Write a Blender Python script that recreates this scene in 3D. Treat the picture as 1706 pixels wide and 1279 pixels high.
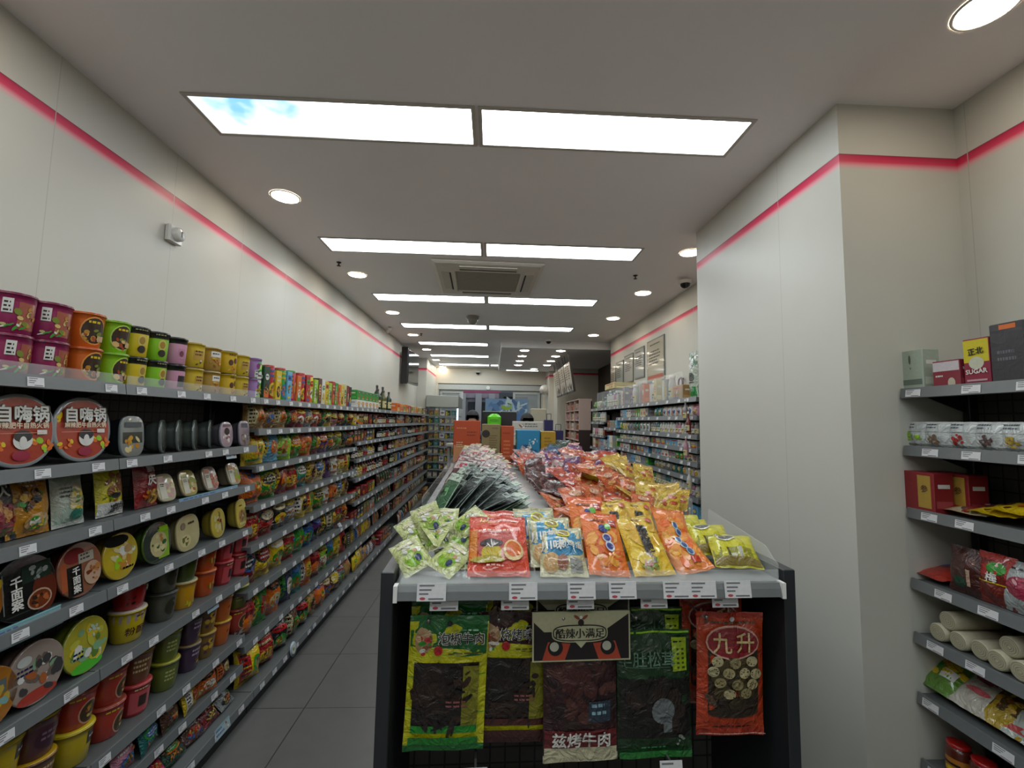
import bpy, math, random
from math import sin, cos, pi, radians
from mathutils import Vector, Matrix
SC = bpy.context.scene
for _o in list(bpy.data.objects): bpy.data.objects.remove(_o)
# ---------------------------------------------------------------- camera, world, exposure
CAM_H = 1.687
FPX, PITCH, YAW, ROLL = 734.88, 0.0841, 0.0422, 0.0176
def make_camera():
    cd = bpy.data.cameras.new('camera'); co = bpy.data.objects.new('camera', cd)
    SC.collection.objects.link(co)
    cd.sensor_fit = 'HORIZONTAL'; cd.sensor_width = 36.0; cd.lens = FPX / 1706 * 36.0
    cd.clip_start = 0.02; cd.clip_end = 200
    f = Vector((sin(YAW)*cos(PITCH), cos(YAW)*cos(PITCH), sin(PITCH)))
    rt = Vector((cos(YAW), -sin(YAW), 0)); up = rt.cross(f)
    r2 = rt*cos(ROLL) + up*sin(ROLL); u2 = -rt*sin(ROLL) + up*cos(ROLL)
    M = Matrix((r2, u2, -f)).transposed().to_4x4(); M.translation = (0, 0, CAM_H)
    co.matrix_world = M
    SC.camera = co
make_camera()
W = bpy.data.worlds.new('world'); SC.world = W; W.use_nodes = True
_bg = W.node_tree.nodes['Background']
_sky = W.node_tree.nodes.new('ShaderNodeTexSky'); _sky.sky_type = 'HOSEK_WILKIE'; _sky.turbidity = 8; _sky.sun_direction = (0.2, -0.4, 0.6)
W.node_tree.links.new(_sky.outputs[0], _bg.inputs[0]); _bg.inputs[1].default_value = 0.9
SC.view_settings.view_transform = 'Standard'; SC.view_settings.look = 'None'
SC.view_settings.gamma = 1.0; SC.view_settings.use_curve_mapping = False
SC.view_settings.exposure = 1.28
SC.cycles.max_bounces = 8; SC.cycles.diffuse_bounces = 6; SC.cycles.glossy_bounces = 3
SC.cycles.transmission_bounces = 4; SC.cycles.transparent_max_bounces = 10
SC.cycles.caustics_reflective = False; SC.cycles.caustics_refractive = False
SC.cycles.sample_clamp_indirect = 8.0
PANEL_E, DOWN_E = 4.7, 14.0
# ---------------------------------------------------------------- colours and materials
def C(h):
    h = h.lstrip('#'); o = []
    for i in (0, 2, 4):
        x = int(h[i:i+2], 16) / 255
        o.append(x/12.92 if x <= .04045 else ((x+.055)/1.055)**2.4)
    return tuple(o)
def mat_new(name):
    m = bpy.data.materials.new(name); m.use_nodes = True
    return m, m.node_tree.nodes, m.node_tree.links, m.node_tree.nodes['Principled BSDF']
def printed(name, rough=.4, coat=0., bump=0., bscale=60, metal=0., var=.12, spec=.5):
    m, N, L, B = mat_new(name)
    a = N.new('ShaderNodeAttribute'); a.attribute_name = 'Col'
    t = N.new('ShaderNodeTexCoord'); n = N.new('ShaderNodeTexNoise'); n.inputs['Scale'].default_value = bscale
    L.new(t.outputs['Object'], n.inputs['Vector'])
    mp = N.new('ShaderNodeMapRange'); mp.inputs[3].default_value = (1-var)*.78; mp.inputs[4].default_value = (1+var)*.78
    L.new(n.outputs[0], mp.inputs[0])
    mx = N.new('ShaderNodeVectorMath'); mx.operation = 'SCALE'
    L.new(a.outputs['Color'], mx.inputs[0]); L.new(mp.outputs[0], mx.inputs['Scale'])
    L.new(mx.outputs[0], B.inputs['Base Color'])
    B.inputs['Roughness'].default_value = rough; B.inputs['Metallic'].default_value = metal
    B.inputs['Coat Weight'].default_value = coat; B.inputs['Coat Roughness'].default_value = .08
    B.inputs['Specular IOR Level'].default_value = spec
    if bump:
        n2 = N.new('ShaderNodeTexNoise'); n2.inputs['Scale'].default_value = bscale*.5; n2.inputs['Detail'].default_value = 4; n2.inputs['Distortion'].default_value = 1.5
        L.new(t.outputs['Object'], n2.inputs['Vector'])
        b = N.new('ShaderNodeBump'); b.inputs['Strength'].default_value = min(1, bump); b.inputs['Distance'].default_value = .03
        L.new(n2.outputs[0], b.inputs['Height']); L.new(b.outputs[0], B.inputs['Normal'])
    return m
def solid(name, col, rough=.5, metal=0., bump=0., scale=40, var=.08, coat=0.):
    m, N, L, B = mat_new(name)
    t = N.new('ShaderNodeTexCoord'); n = N.new('ShaderNodeTexNoise'); n.inputs['Scale'].default_value = scale; n.inputs['Detail'].default_value = 3
    L.new(t.outputs['Object'], n.inputs['Vector'])
    r = N.new('ShaderNodeMix'); r.data_type = 'RGBA'
    r.inputs[6].default_value = (*[x*(1-var) for x in col], 1); r.inputs[7].default_value = (*[min(1, x*(1+var)) for x in col], 1)
    L.new(n.outputs[0], r.inputs[0]); L.new(r.outputs[2], B.inputs['Base Color'])
    B.inputs['Roughness'].default_value = rough; B.inputs['Metallic'].default_value = metal; B.inputs['Coat Weight'].default_value = coat
    if bump:
        b = N.new('ShaderNodeBump'); b.inputs['Strength'].default_value = bump; b.inputs['Distance'].default_value = .01
        L.new(n.outputs[0], b.inputs['Height']); L.new(b.outputs[0], B.inputs['Normal'])
    return m
def emit(name, col, e):
    m, N, L, B = mat_new(name)
    B.inputs['Base Color'].default_value = (*col, 1); B.inputs['Emission Color'].default_value = (*col, 1); B.inputs['Emission Strength'].default_value = e
    return m
def clear(name, tint=(.9, .95, .95), alpha=.12, rough=.05):
    m, N, L, B = mat_new(name)
    B.inputs['Base Color'].default_value = (*tint, 1); B.inputs['Alpha'].default_value = alpha; B.inputs['Roughness'].default_value = rough
    t = N.new('ShaderNodeTexCoord'); n = N.new('ShaderNodeTexNoise'); n.inputs['Scale'].default_value = 8
    L.new(t.outputs['Object'], n.inputs['Vector']); mp = N.new('ShaderNodeMapRange'); mp.inputs[3].default_value = alpha*.7; mp.inputs[4].default_value = alpha*1.3
    L.new(n.outputs[0], mp.inputs[0]); L.new(mp.outputs[0], B.inputs['Alpha'])
    return m
FILM = printed('glossy_film_print', .28, .6, .55, 45)
FILM2 = printed('crinkled_film_print', .3, .4, 1.0, 60)
SATIN = printed('satin_pouch_print', .5, .08, .5, 50)
LIDM = printed('clear_wrapped_lid', .16, 1.0, .12, 18)
PAPER = printed('paper_print', .5, .15, 0, 90)
PLAST = printed('plastic_print', .3, .35, .05, 50, var=.05)
MATTE = printed('matte_paint', .6, 0, 0, 30, var=.05)
METAL = printed('brushed_metal', .35, 0, .05, 120, metal=.8, var=.08)
RAIL = solid('shelf_rail_grey', C('#6b6f70'), .4, .1)
DARK = solid('charcoal_steel', C('#26282a'), .45, .2)
SHELFTOP = solid('shelf_top_grey', C('#5a5e5e'), .4, .1)
WHITE = solid('white_plastic', C('#d8d8d4'), .4)
CLEAR = clear('clear_acrylic')
GLASS = clear('door_glass', (.8, .9, .92), .16, .02)
BLACKGLOSS = solid('black_gloss', (.008, .009, .010), .08, coat=0)
# ---------------------------------------------------------------- mesh builder
class MB:
    def __init__(s): s.v = []; s.f = []; s.c = []; s.m = []; s.s = []
    def add(s, vs, fs, col, mat=0, smooth=False):
        b = len(s.v); s.v += [tuple(p) for p in vs]
        many = isinstance(col, list)
        for i, f in enumerate(fs):
            s.f.append([b+k for k in f]); s.c.append(col[i] if many else col); s.m.append(mat); s.s.append(smooth)
    def box(s, x0, x1, y0, y1, z0, z1, col=(.5, .5, .5), mat=0):
        vs = [(x, y, z) for x in (x0, x1) for y in (y0, y1) for z in (z0, z1)]
        s.add(vs, [(0, 1, 3, 2), (4, 6, 7, 5), (0, 4, 5, 1), (2, 3, 7, 6), (0, 2, 6, 4), (1, 5, 7, 3)], col, mat)
    def cbox(s, x0, x1, y0, y1, z0, z1, b, col=(.5,.5,.5), mat=0):
        # box with chamfered vertical and top edges
        prof = [(z0, 0), (z1-b, 0), (z1, b)]
        vs = []
        for z, i in prof:
            bb = b
            xa, xb, ya, yb = x0+i, x1-i, y0+i, y1-i
            vs += [(xa+bb, ya, z), (xb-bb, ya, z), (xb, ya+bb, z), (xb, yb-bb, z), (xb-bb, yb, z), (xa+bb, yb, z), (xa, yb-bb, z), (xa, ya+bb, z)]
        fs = [tuple(range(7, -1, -1))]
        for k in (0, 1):
            for j in range(8): fs.append((k*8+j, k*8+(j+1) % 8, k*8+8+(j+1) % 8, k*8+8+j))
        fs.append(tuple(range(16, 24)))
        s.add(vs, fs, col, mat)
    def grid(s, P, nu, nv, col, mat=0, flip=False, smooth=True):
        vs = [P(i/nu, j/nv) for j in range(nv+1) for i in range(nu+1)]; fs = []; cc = []
        for j in range(nv):
            for i in range(nu):
                a = j*(nu+1)+i; q = (a, a+1, a+nu+2, a+nu+1)
                fs.append(q[::-1] if flip else q)
                if callable(col): cc.append(col((i+.5)/nu, (j+.5)/nv))
        s.add(vs, fs, cc if callable(col) else col, mat, smooth)
    def lathe(s, prof, n, col, mat=0, axis=(0, 0), smooth=True, cap=True):
        cx, cy = axis; vs = []
        for r, z in prof: vs += [(cx+r*sin(2*pi*i/n), cy-r*cos(2*pi*i/n), z) for i in range(n)]
        fs = []; cc = []
        for k in range(len(prof)-1):
            for i in range(n):
                fs.append((k*n+i, k*n+(i+1) % n, (k+1)*n+(i+1) % n, (k+1)*n+i))
                cc.append(col[min(k, len(col)-1)] if isinstance(col, list) else col)
        s.add(vs, fs, cc, mat, smooth)
        if cap:
            for k, rev in ((0, True), (len(prof)-1, False)):
                if prof[k][0] > 1e-5:
                    ring = vs[k*n:(k+1)*n]; q = list(range(n))
                    s.add(ring, [q[::-1] if rev else q], (col[0] if rev else col[-1]) if isinstance(col, list) else col, mat)
    def ell(s, F, cx, cz, rx, rz, col, off, n=20, rings=2, ex=2.0, mat=0, ang=0):
        ca, sa = cos(ang), sin(ang)
        vs = [F(cx, cz, off)]
        for k in range(1, rings+1):
            for i in range(n):
                a = 2*pi*i/n; c_, s_ = cos(a), sin(a)
                x = rx*k/rings*math.copysign(abs(c_)**(2/ex), c_); z = rz*k/rings*math.copysign(abs(s_)**(2/ex), s_)
                vs.append(F(cx+x*ca-z*sa, cz+x*sa+z*ca, off))
        fs = [(0, 1+i, 1+(i+1) % n) for i in range(n)]
        for k in range(rings-1):
            b = 1+k*n
            fs += [(b+i, b+n+i, b+n+(i+1) % n, b+(i+1) % n) for i in range(n)]
        s.add(vs, fs, col, mat, True)
    def rect(s, F, x0, x1, z0, z1, col, off, nx=4, nz=4, mat=0, skew=0):
        s.grid(lambda u, v: F(x0+(x1-x0)*u + skew*v, z0+(z1-z0)*v, off), nx, nz, col, mat)
    def text(s, F, st, cx, cz, size, col, off, ang=0, bold=0, mat=0, sx=1):
        vs, fs, w, h = text2d(st, bold); ca, sa = cos(ang), sin(ang)
        out = []
        for x, y in vs:
            x = (x-w/2)*size*sx; y = (y-.36)*size
            out.append(F(cx+x*ca-y*sa, cz+x*sa+y*ca, off))
        s.add(out, fs, col, mat, True)
    def build(s, name, parent=None, mats=(PLAST,), link=True):
        me = bpy.data.meshes.new(name); me.from_pydata(s.v, [], s.f)
        for m in mats: me.materials.append(m)
        me.polygons.foreach_set('material_index', s.m); me.polygons.foreach_set('use_smooth', s.s)
        ca = me.color_attributes.new('Col', 'FLOAT_COLOR', 'CORNER'); buf = []
        for f, c in zip(s.f, s.c): buf += [c[0], c[1], c[2], 1.0]*len(f)
        ca.data.foreach_set('color', buf); me.update()
        o = bpy.data.objects.new(name, me)
        SC.collection.objects.link(o)
        if parent: o.parent = parent
        return o
_T = {}
def text2d(st, bold):
    k = (st, bold)
    if k in _T: return _T[k]
    cu = bpy.data.curves.new('lettering', 'FONT'); cu.body = st; cu.size = 1; cu.resolution_u = 2
    o = bpy.data.objects.new('lettering', cu); SC.collection.objects.link(o)
    dg = bpy.context.evaluated_depsgraph_get(); dg.update()
    ev = o.evaluated_get(dg); me = ev.to_mesh()
    vs = [(v.co.x, v.co.y) for v in me.vertices]; fs = [list(p.vertices) for p in me.polygons]
    ev.to_mesh_clear(); bpy.data.objects.remove(o); bpy.data.curves.remove(cu)
    w = max([v[0] for v in vs], default=1)
    _T[k] = (vs, fs, w, 1); return _T[k]
# ---------------------------------------------------------------- scene bookkeeping
def empty(name, loc=(0, 0, 0), rz=0, parent=None):
    o = bpy.data.objects.new(name, None); o.empty_display_size = .05; SC.collection.objects.link(o)
    o.location = loc; o.rotation_euler = (0, 0, rz)
    if parent: o.parent = parent
    return o
def tag(o, label=None, cat=None, group=None, kind=None):
    if label: o['label'] = label
    if cat: o['category'] = cat
    if group: o['group'] = group
    if kind: o['kind'] = kind
    return o
KIDS = {}
def dup(o):
    r = o.copy(); SC.collection.objects.link(r)
    for ch in KIDS.get(o.name, ()):
        c = ch.copy(); SC.collection.objects.link(c); c.parent = r; c.matrix_parent_inverse = ch.matrix_parent_inverse
    return r
PROTO = {}; USED = set()
def put(key, loc, rz, label, group, tilt=0, roll=0, sc=1, par=None):
    """place one product: the first of its kind is the built one, the rest are copies"""
    o = PROTO[key][0]; cat = PROTO[key][1]
    if key in USED: o = dup(o)
    USED.add(key)
    o.location = loc; o.rotation_euler = (tilt, roll, rz); o.scale = (sc, sc, sc)
    tag(o, label, cat, group)
    return o
def proto(key, o, cat, kids=()):
    PROTO[key] = (o, cat); KIDS[o.name] = list(kids)
ORD = 'zero first second third fourth fifth sixth seventh eighth ninth tenth eleventh twelfth thirteenth fourteenth fifteenth sixteenth seventeenth eighteenth nineteenth twentieth'.split()
TENS = {20: 'twenty', 30: 'thirty', 40: 'forty'}
def nth(n):
    if n <= 20: return ORD[n]
    t = n//10*10
    return TENS[t][:-1]+'ieth' if n == t else TENS[t]+'-'+ORD[n-t]
# ---------------------------------------------------------------- printing on packages
def deco(mb, F, w, h, layers, rng, base=.0006):
    k = 0
    for L in layers:
        k += 1; off = base*k; t = L[0]
        if t == 'e': mb.ell(F, L[1]*w, L[2]*h, L[3]*w, L[4]*h, L[5], off, 18, 3, L[6] if len(L) > 6 else 2)
        elif t == 'r': mb.rect(F, L[1]*w, L[2]*w, L[3]*h, L[4]*h, L[5], off, 6, max(1, int(8*(L[4]-L[3]))+1), skew=(L[6]*w if len(L) > 6 else 0))
        elif t == 'n':
            cs = L[5]
            for i in range(L[6] if len(L) > 6 else 12):
                a, q = rng.random()*2*pi, rng.random()**.5
                r = rng.uniform(.18, .34)
                mb.ell(F, (L[1]+L[3]*q*cos(a))*w, (L[2]+L[4]*q*sin(a))*h, L[3]*r*w*rng.uniform(.6, 1.5), L[4]*r*h*rng.uniform(.6, 1.3), rng.choice(cs), off+(.00012 if base > .0005 else .00003)*i, 7, 1, 2, 0, rng.random()*3)
            k += 2
        elif t == 'q':
            for ex, ez in L[1]:
                c0 = rng.choice([C('#a89c70'), C('#94895e'), C('#b5aa80')])
                mb.ell(F, ex*w, ez*h, .0165, .0135, c0, off+.0015, 16, 2)
                for i in range(7): mb.ell(F, ex*w+rng.uniform(-.012, .012), ez*h+rng.uniform(-.009, .009), rng.uniform(.001, .0026), rng.uniform(.0008, .002), C('#2c2416'), off+.0018, 6, 1)
        elif t == 't':
            bo = L[7] if len(L) > 7 else .012; an = L[6] if len(L) > 6 else 0; q = bo*L[4]*.9 if bo > .025 else .012*L[4]
            for i, (ex, ez) in enumerate(((0, 0), (1, 0), (-1, 0), (0, 1), (0, -1)) if q else ((0, 0),)):
                mb.text(F, L[1], L[2]*w+ex*q, L[3]*h+ez*q, L[4], L[5], off+(.0016 if w < .3 and h > .15 and base > .0003 else 0)+.00006*i, an, 0)
        elif t == 'l':
            n, x0, z0, ww, dz, col = L[1:7]
            for i in range(n):
                z = (z0-i*dz)*h; x = x0*w; end = (x0+ww*rng.uniform(.7, 1))*w
                while x < end:
                    st = min(end-x, w*rng.uniform(.03, .09)); mb.rect(F, x, x+st, z, z+dz*h*.45, col, off, 1, 1); x += st+w*.02
WH = C('#e8e6e0'); BK = C('#141414'); RD = C('#b81d1d'); YE = C('#e6c619'); GR = C('#2f9a2c'); LG = C('#9ccf2a'); OR = C('#e5701a'); PU = C('#5b2b74')
BL = C('#2268b4'); MG = C('#b5296c'); BR = C('#5a3420'); CR = C('#dccf9a'); PK = C('#d58fa8'); TE = C('#1d7a78'); GY = C('#8d9090'); DG = C('#15402a'); NV = C('#1e2a5c'); DR = C('#7a1418'); SK = C('#6fb6dc')
FOOD = [C('#c8912f'), C('#e0b24e'), C('#8c4a1c'), C('#d9682c'), C('#6f7a2a')]
CNAME = {}
for _n, _c in dict(white=WH, black=BK, red=RD, yellow=YE, green=GR, lime=LG, orange=OR, purple=PU, blue=BL, magenta=MG, brown=BR, cream=CR, pink=PK, teal=TE, grey=GY, bottle=DG, navy=NV, crimson=DR, sky=SK).items(): CNAME[_n] = _c
CNAME['dark-green'] = DG
def auto(c1, rng):
    """a generic package face: badge, food picture, title bars"""
    acc = [c for c in (WH, YE, RD, GR, BK, CR, OR, BL) if c != c1]
    a, b, d = rng.sample(acc, 3); t = rng.randrange(5); L = []
    if t == 0: L = [('r', -.42, .42, .06, .3, a), ('e', .02, .34, .3, .17, b), ('n', .02, .32, .24, .13, FOOD), ('e', -.02, .7, .34, .1, d), ('l', 1, -.26, .69, .5, .1, c1)]
    elif t == 1: L = [('e', 0, .58, .38, .22, a), ('e', 0, .58, .3, .16, d), ('l', 2, -.24, .6, .48, .1, WH if d != WH else BK), ('n', 0, .22, .34, .1, FOOD)]
    elif t == 2: L = [('r', -.42, .42, .72, .9, a), ('l', 1, -.3, .78, .6, .12, BK if a != BK else WH), ('n', .05, .4, .3, .2, FOOD+[b]), ('r', -.4, .2, .1, .17, d)]
    elif t == 3: L = [('r', -.42, -.12, .1, .88, a), ('l', 5, -.38, .78, .2, .13, BK if a != BK else WH), ('e', .16, .45, .22, .22, b), ('n', .16, .43, .16, .15, FOOD)]
    else: L = [('e', 0, .3, .36, .2, b), ('n', 0, .3, .3, .15, FOOD), ('l', 2, -.34, .8, .68, .14, a), ('e', .28, .56, .09, .06, d)]
    return L
# ---- package builders: local frame has the printed face towards -y, width along x, base at z=0
def bag(key, name, cat, w, h, d, col, layers=None, seed=0, mat=None, crimp=None, nu=12, nv=14, hang=False, fins=None):
    rng = random.Random(hash_(key)+seed); ph = rng.random()*6; q1 = rng.uniform(5, 9)
    def g(v):
        t = min(1, max(0, (v-.07)/.86)); return (sin(pi*t))**.5 if 0 < t < 1 else 0
    def S(u, v, s):
        e = max(0, 1-abs(u)**3)**.75
        wr = .05*d*sin(q1*u+ph+4*v)*e + .035*d*sin(13*v+ph*2+u*3)*e
        return (u*w/2*(1-.07*g(v)*min(1, d/w*1.5)), s*(d/2*e*g(v))+wr - (.012*w*sin(5*u+ph) if g(v) < .3 else 0), v*h)
    def F(x, z, o): 
        v = min(1, max(0, z/h)); u = max(-.97, min(.97, 2*x/w)); p = S(u, v, -1); return (p[0], p[1]-o, p[2])
    mb = MB()
    cc = crimp or tuple(x*.8 for x in col)
    cf = lambda u, v: cc if (v < .06 or v > .94) else col
    mb.grid(lambda u, v: S(2*u-1, v, -1), nu, nv, cf)
    mb.grid(lambda u, v: S(2*u-1, v, 1), nu, nv, cf, flip=True)
    deco(mb, F, w, h, auto(col, rng) if layers is None else layers, rng, .0004 if d < .03 else .0006)
    o = mb.build(name, None, (mat or FILM,)); proto(key, o, cat); return o
def hash_(s):
    r = 7
    for ch in str(s): r = (r*131+ord(ch)) % 1000003
    return r
def cup(key, name, cat, rt, rb, h, col, lid, layers=None, band=None, rimc=None, lidtext=None):
    rng = random.Random(hash_(key))
    R_ = lambda z: rb+(rt-rb)*min(1, max(0, z/h))
    def F(x, z, o): r = R_(z)+o; a = x/R_(z); return (r*sin(a), -r*cos(a), z)
    mb = MB(); rc = rimc or col
    mb.lathe([(rb*.93, 0), (rb, .004), (R_(h*.5), h*.5), (R_(h*.78), h*.78), (R_(h*.96), h*.96), (rt+.003, h*.965), (rt+.003, h*.99), (rt-.002, h)], 28, [col, col, col, band or col, rc, rc, rc], cap=True)
    w = rt*2
    deco(mb, F, w*1.25, h, auto(col, rng) if layers is None else layers, rng)
    o = mb.build(name, None, (PLAST,))
    m2 = MB(); m2.lathe([(rt+.001, h+.0005), (rt+.001, h+.003), (rt-.006, h+.0045), (0.0005, h+.0045)], 28, lid, cap=False)
    m2.lathe([(rt*.6, h+.0048), (.0005, h+.0052)], 20, tuple(min(1, x*1.3+.03) for x in lid), cap=False)
    l = m2.build('lid', o, (PLAST,)); proto(key, o, cat, [l]); return o
def sup(t, ex):
    c_, s_ = cos(t), sin(t); return math.copysign(abs(c_)**(2/ex), c_), math.copysign(abs(s_)**(2/ex), s_)
def tub(key, name, cat, w, h, d, ex, body, lidc, layers, seal=None, rimw=.05):
    """a bowl or tray lying on its side, its lid towards the aisle (-y)"""
    rng = random.Random(hash_(key)); n = 40; cz = h/2
    def ring(k, y): return [(w/2*k*sup(2*pi*i/n, ex)[0], y, cz+h/2*k*sup(2*pi*i/n, ex)[1]) for i in range(n)]
    def loft(mb, rs, cols, mat=0):
        vs = sum(rs, []); fs = []; cc = []
        for k in range(len(rs)-1):
            for i in range(n): fs.append((k*n+i, (k+1)*n+i, (k+1)*n+(i+1) % n, k*n+(i+1) % n)); cc.append(cols[min(k, len(cols)-1)])
        mb.add(vs, fs, cc, mat, True)
    mb = MB()
    loft(mb, [ring(.985, -.001), ring(.985, .003), ring(.93, .004), ring(.9, d*.35), ring(.82, d*.8), ring(.7, d), ring(.01, d)], [body])
    o = mb.build(name, None, (PLAST,))
    F = lambda x, z, off: (x, -.0045-off, z)
    m2 = MB()
    loft(m2, [ring(1.0, .0035), ring(1.0, -.001), ring(.985, -.0035), ring(1-rimw, -.0045), ring(.01, -.0045)], [seal or body, seal or body, seal or lidc, lidc])
    deco(m2, F, w, h, layers, rng, .0004)
    l = m2.build('lid', o, (LIDM,)); proto(key, o, cat, [l]); return o
def can(key, name, cat, r, h, col, capc, layers=None, neck=None):
    rng = random.Random(hash_(key))
    def F(x, z, o): a = x/r; return ((r+o)*sin(a), -(r+o)*cos(a), z)
    mb = MB(); mb.lathe([(r*.95, 0), (r, .004), (r, h*.93), (r*.97, h*.94)], 22, col)
    deco(mb, F, r*2.4, h, auto(col, rng) if layers is None else layers, rng)
    o = mb.build(name, None, (PAPER,))
    m2 = MB(); m2.lathe([(r*1.03, h*.935), (r*1.03, h*.985), (r*.97, h), (.0004, h)], 22, capc, cap=False)
    l = m2.build('lid', o, (PLAST,)); proto(key, o, cat, [l]); return o
def bottle(key, name, cat, r, h, col, capc, lab, layers=None, neck=.35, wide=False):
    rng = random.Random(hash_(key)); mb = MB(); hb = h*(1-neck); rn = r*(.75 if wide else .33)
    mb.lathe([(r*.9, 0), (r, .006), (r, hb*.94), (r*.93, hb), (r*.6 if not wide else r*.85, hb+h*neck*.25), (rn, hb+h*neck*.45), (rn, h*.93)], 18, col)
    o = mb.build(name, None, (PLAST,))
    F = lambda x, z, off: ((r+.0006+off)*sin(x/r), -(r+.0006+off)*cos(x/r), z)
    m1 = MB(); m1.rect(F, -r*1.5, r*1.5, hb*.2, hb*.72, lab, 0, 10, 2)
    m1.rect(F, -r*.8, r*.8, hb*.48, hb*.56, BK if lab != BK else WH, .0008, 5, 1); m1.ell(F, 0, hb*.34, r*.5, hb*.08, rng.choice([RD, GR, YE, BL]), .0008, 12, 1)
    l1 = m1.build('label_sticker', o, (PAPER,))
    m2 = MB(); m2.lathe([(rn*1.15, h*.9), (rn*1.2, h*.98), (rn*.9, h), (.0004, h)], 14, capc, cap=False)
    l = m2.build('cap', o, (PLAST,)); proto(key, o, cat, [l1, l]); return o
def carton(key, name, cat, w, h, d, col, layers=None, top=None, mat=None):
    rng = random.Random(hash_(key)); b = min(w, h, d)*.03; mb = MB()
    mb.cbox(-w/2, w/2, 0, d, 0, h, b, col)
    F = lambda x, z, o: (x, -o, z)
    deco(mb, F, w*.96, h*.97, auto(col, rng) if layers is None else layers, rng, .0004)
    for s in (-1, 1):
        G = lambda x, z, o, s=s: (s*(w/2+o), d/2+x*s, z)
        mb.rect(G, -d*.4, d*.4, h*.12, h*.3, tuple(min(1, c*1.4+.04) for c in col), .0004, 1, 1)
        mb.rect(G, -d*.3, d*.3, h*.62, h*.72, WH if col != WH else GY, .0004, 1, 1)
    mb.add([(-w*.45, d*.49, h+.0004), (w*.45, d*.49, h+.0004), (w*.45, d*.51, h+.0004), (-w*.45, d*.51, h+.0004)], [(0, 1, 2, 3)], tuple(c*.6 for c in col))
    o = mb.build(name, None, (mat or PAPER,)); proto(key, o, cat); return o
# ---------------------------------------------------------------- the room
XL, XR, YB, YF, ZC = -1.7314, 2.0, -4.2, 11.75, 3.092
WALLC = C('#c2c1b8')
def wall_material(name, axis, period, phase, base=WALLC):
    """painted wall panels with hairline joints and the pink band that fades downwards"""
    m, N, L, B = mat_new(name)
    t = N.new('ShaderNodeTexCoord'); s = N.new('ShaderNodeSeparateXYZ'); L.new(t.outputs['Object'], s.inputs[0])
    r = N.new('ShaderNodeValToRGB'); mp = N.new('ShaderNodeMapRange'); mp.inputs[1].default_value = 2.795; mp.inputs[2].default_value = 2.867
    L.new(s.outputs['Z'], mp.inputs[0]); L.new(mp.outputs[0], r.inputs[0])
    el = r.color_ramp.elements; el[0].position = 0; el[0].color = (*base, 1); el[1].position = .22; el[1].color = (*C('#dfa2a8'), 1)
    for p, c in ((.5, '#d8395c'), (.88, '#b81f48'), (.93, '#7c1c38'), (.96, '')):
        e = el.new(p); e.color = (*(C(c) if c else base), 1)
    ma = N.new('ShaderNodeMath'); ma.operation = 'ADD'; ma.inputs[1].default_value = 100*period-phase; L.new(s.outputs[axis], ma.inputs[0])
    mo = N.new('ShaderNodeMath'); mo.operation = 'MODULO'; mo.inputs[1].default_value = period; L.new(ma.outputs[0], mo.inputs[0])
    lt = N.new('ShaderNodeMath'); lt.operation = 'LESS_THAN'; lt.inputs[1].default_value = .0035; L.new(mo.outputs[0], lt.inputs[0])
    n = N.new('ShaderNodeTexNoise'); n.inputs['Scale'].default_value = 3; n.inputs['Detail'].default_value = 4; L.new(t.outputs['Object'], n.inputs['Vector'])
    m2 = N.new('ShaderNodeMapRange'); m2.inputs[3].default_value = .95; m2.inputs[4].default_value = 1.04; L.new(n.outputs[0], m2.inputs[0])
    sc = N.new('ShaderNodeVectorMath'); sc.operation = 'SCALE'; L.new(r.outputs[0], sc.inputs[0]); L.new(m2.outputs[0], sc.inputs['Scale'])
    mx = N.new('ShaderNodeMix'); mx.data_type = 'RGBA'; L.new(lt.outputs[0], mx.inputs[0]); L.new(sc.outputs[0], mx.inputs[6]); mx.inputs[7].default_value = (*[x*.8 for x in base], 1)
    L.new(mx.outputs[2], B.inputs['Base Color']); B.inputs['Roughness'].default_value = .42
    b = N.new('ShaderNodeBump'); b.inputs['Strength'].default_value = .25; b.inputs['Distance'].default_value = .004
    n3 = N.new('ShaderNodeTexNoise'); n3.inputs['Scale'].default_value = 2.2; L.new(t.outputs['Object'], n3.inputs['Vector']); L.new(n3.outputs[0], b.inputs['Height']); L.new(b.outputs[0], B.inputs['Normal'])
    return m
def struct(name, mb, mats, parent=None):
    o = mb.build(name, parent, mats)
    if not parent: o['kind'] = 'structure'
    return o
def boxs(name, dims, mat, parent=None):
    mb = MB(); mb.box(*dims); return struct(name, mb, (mat,), parent)
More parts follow.
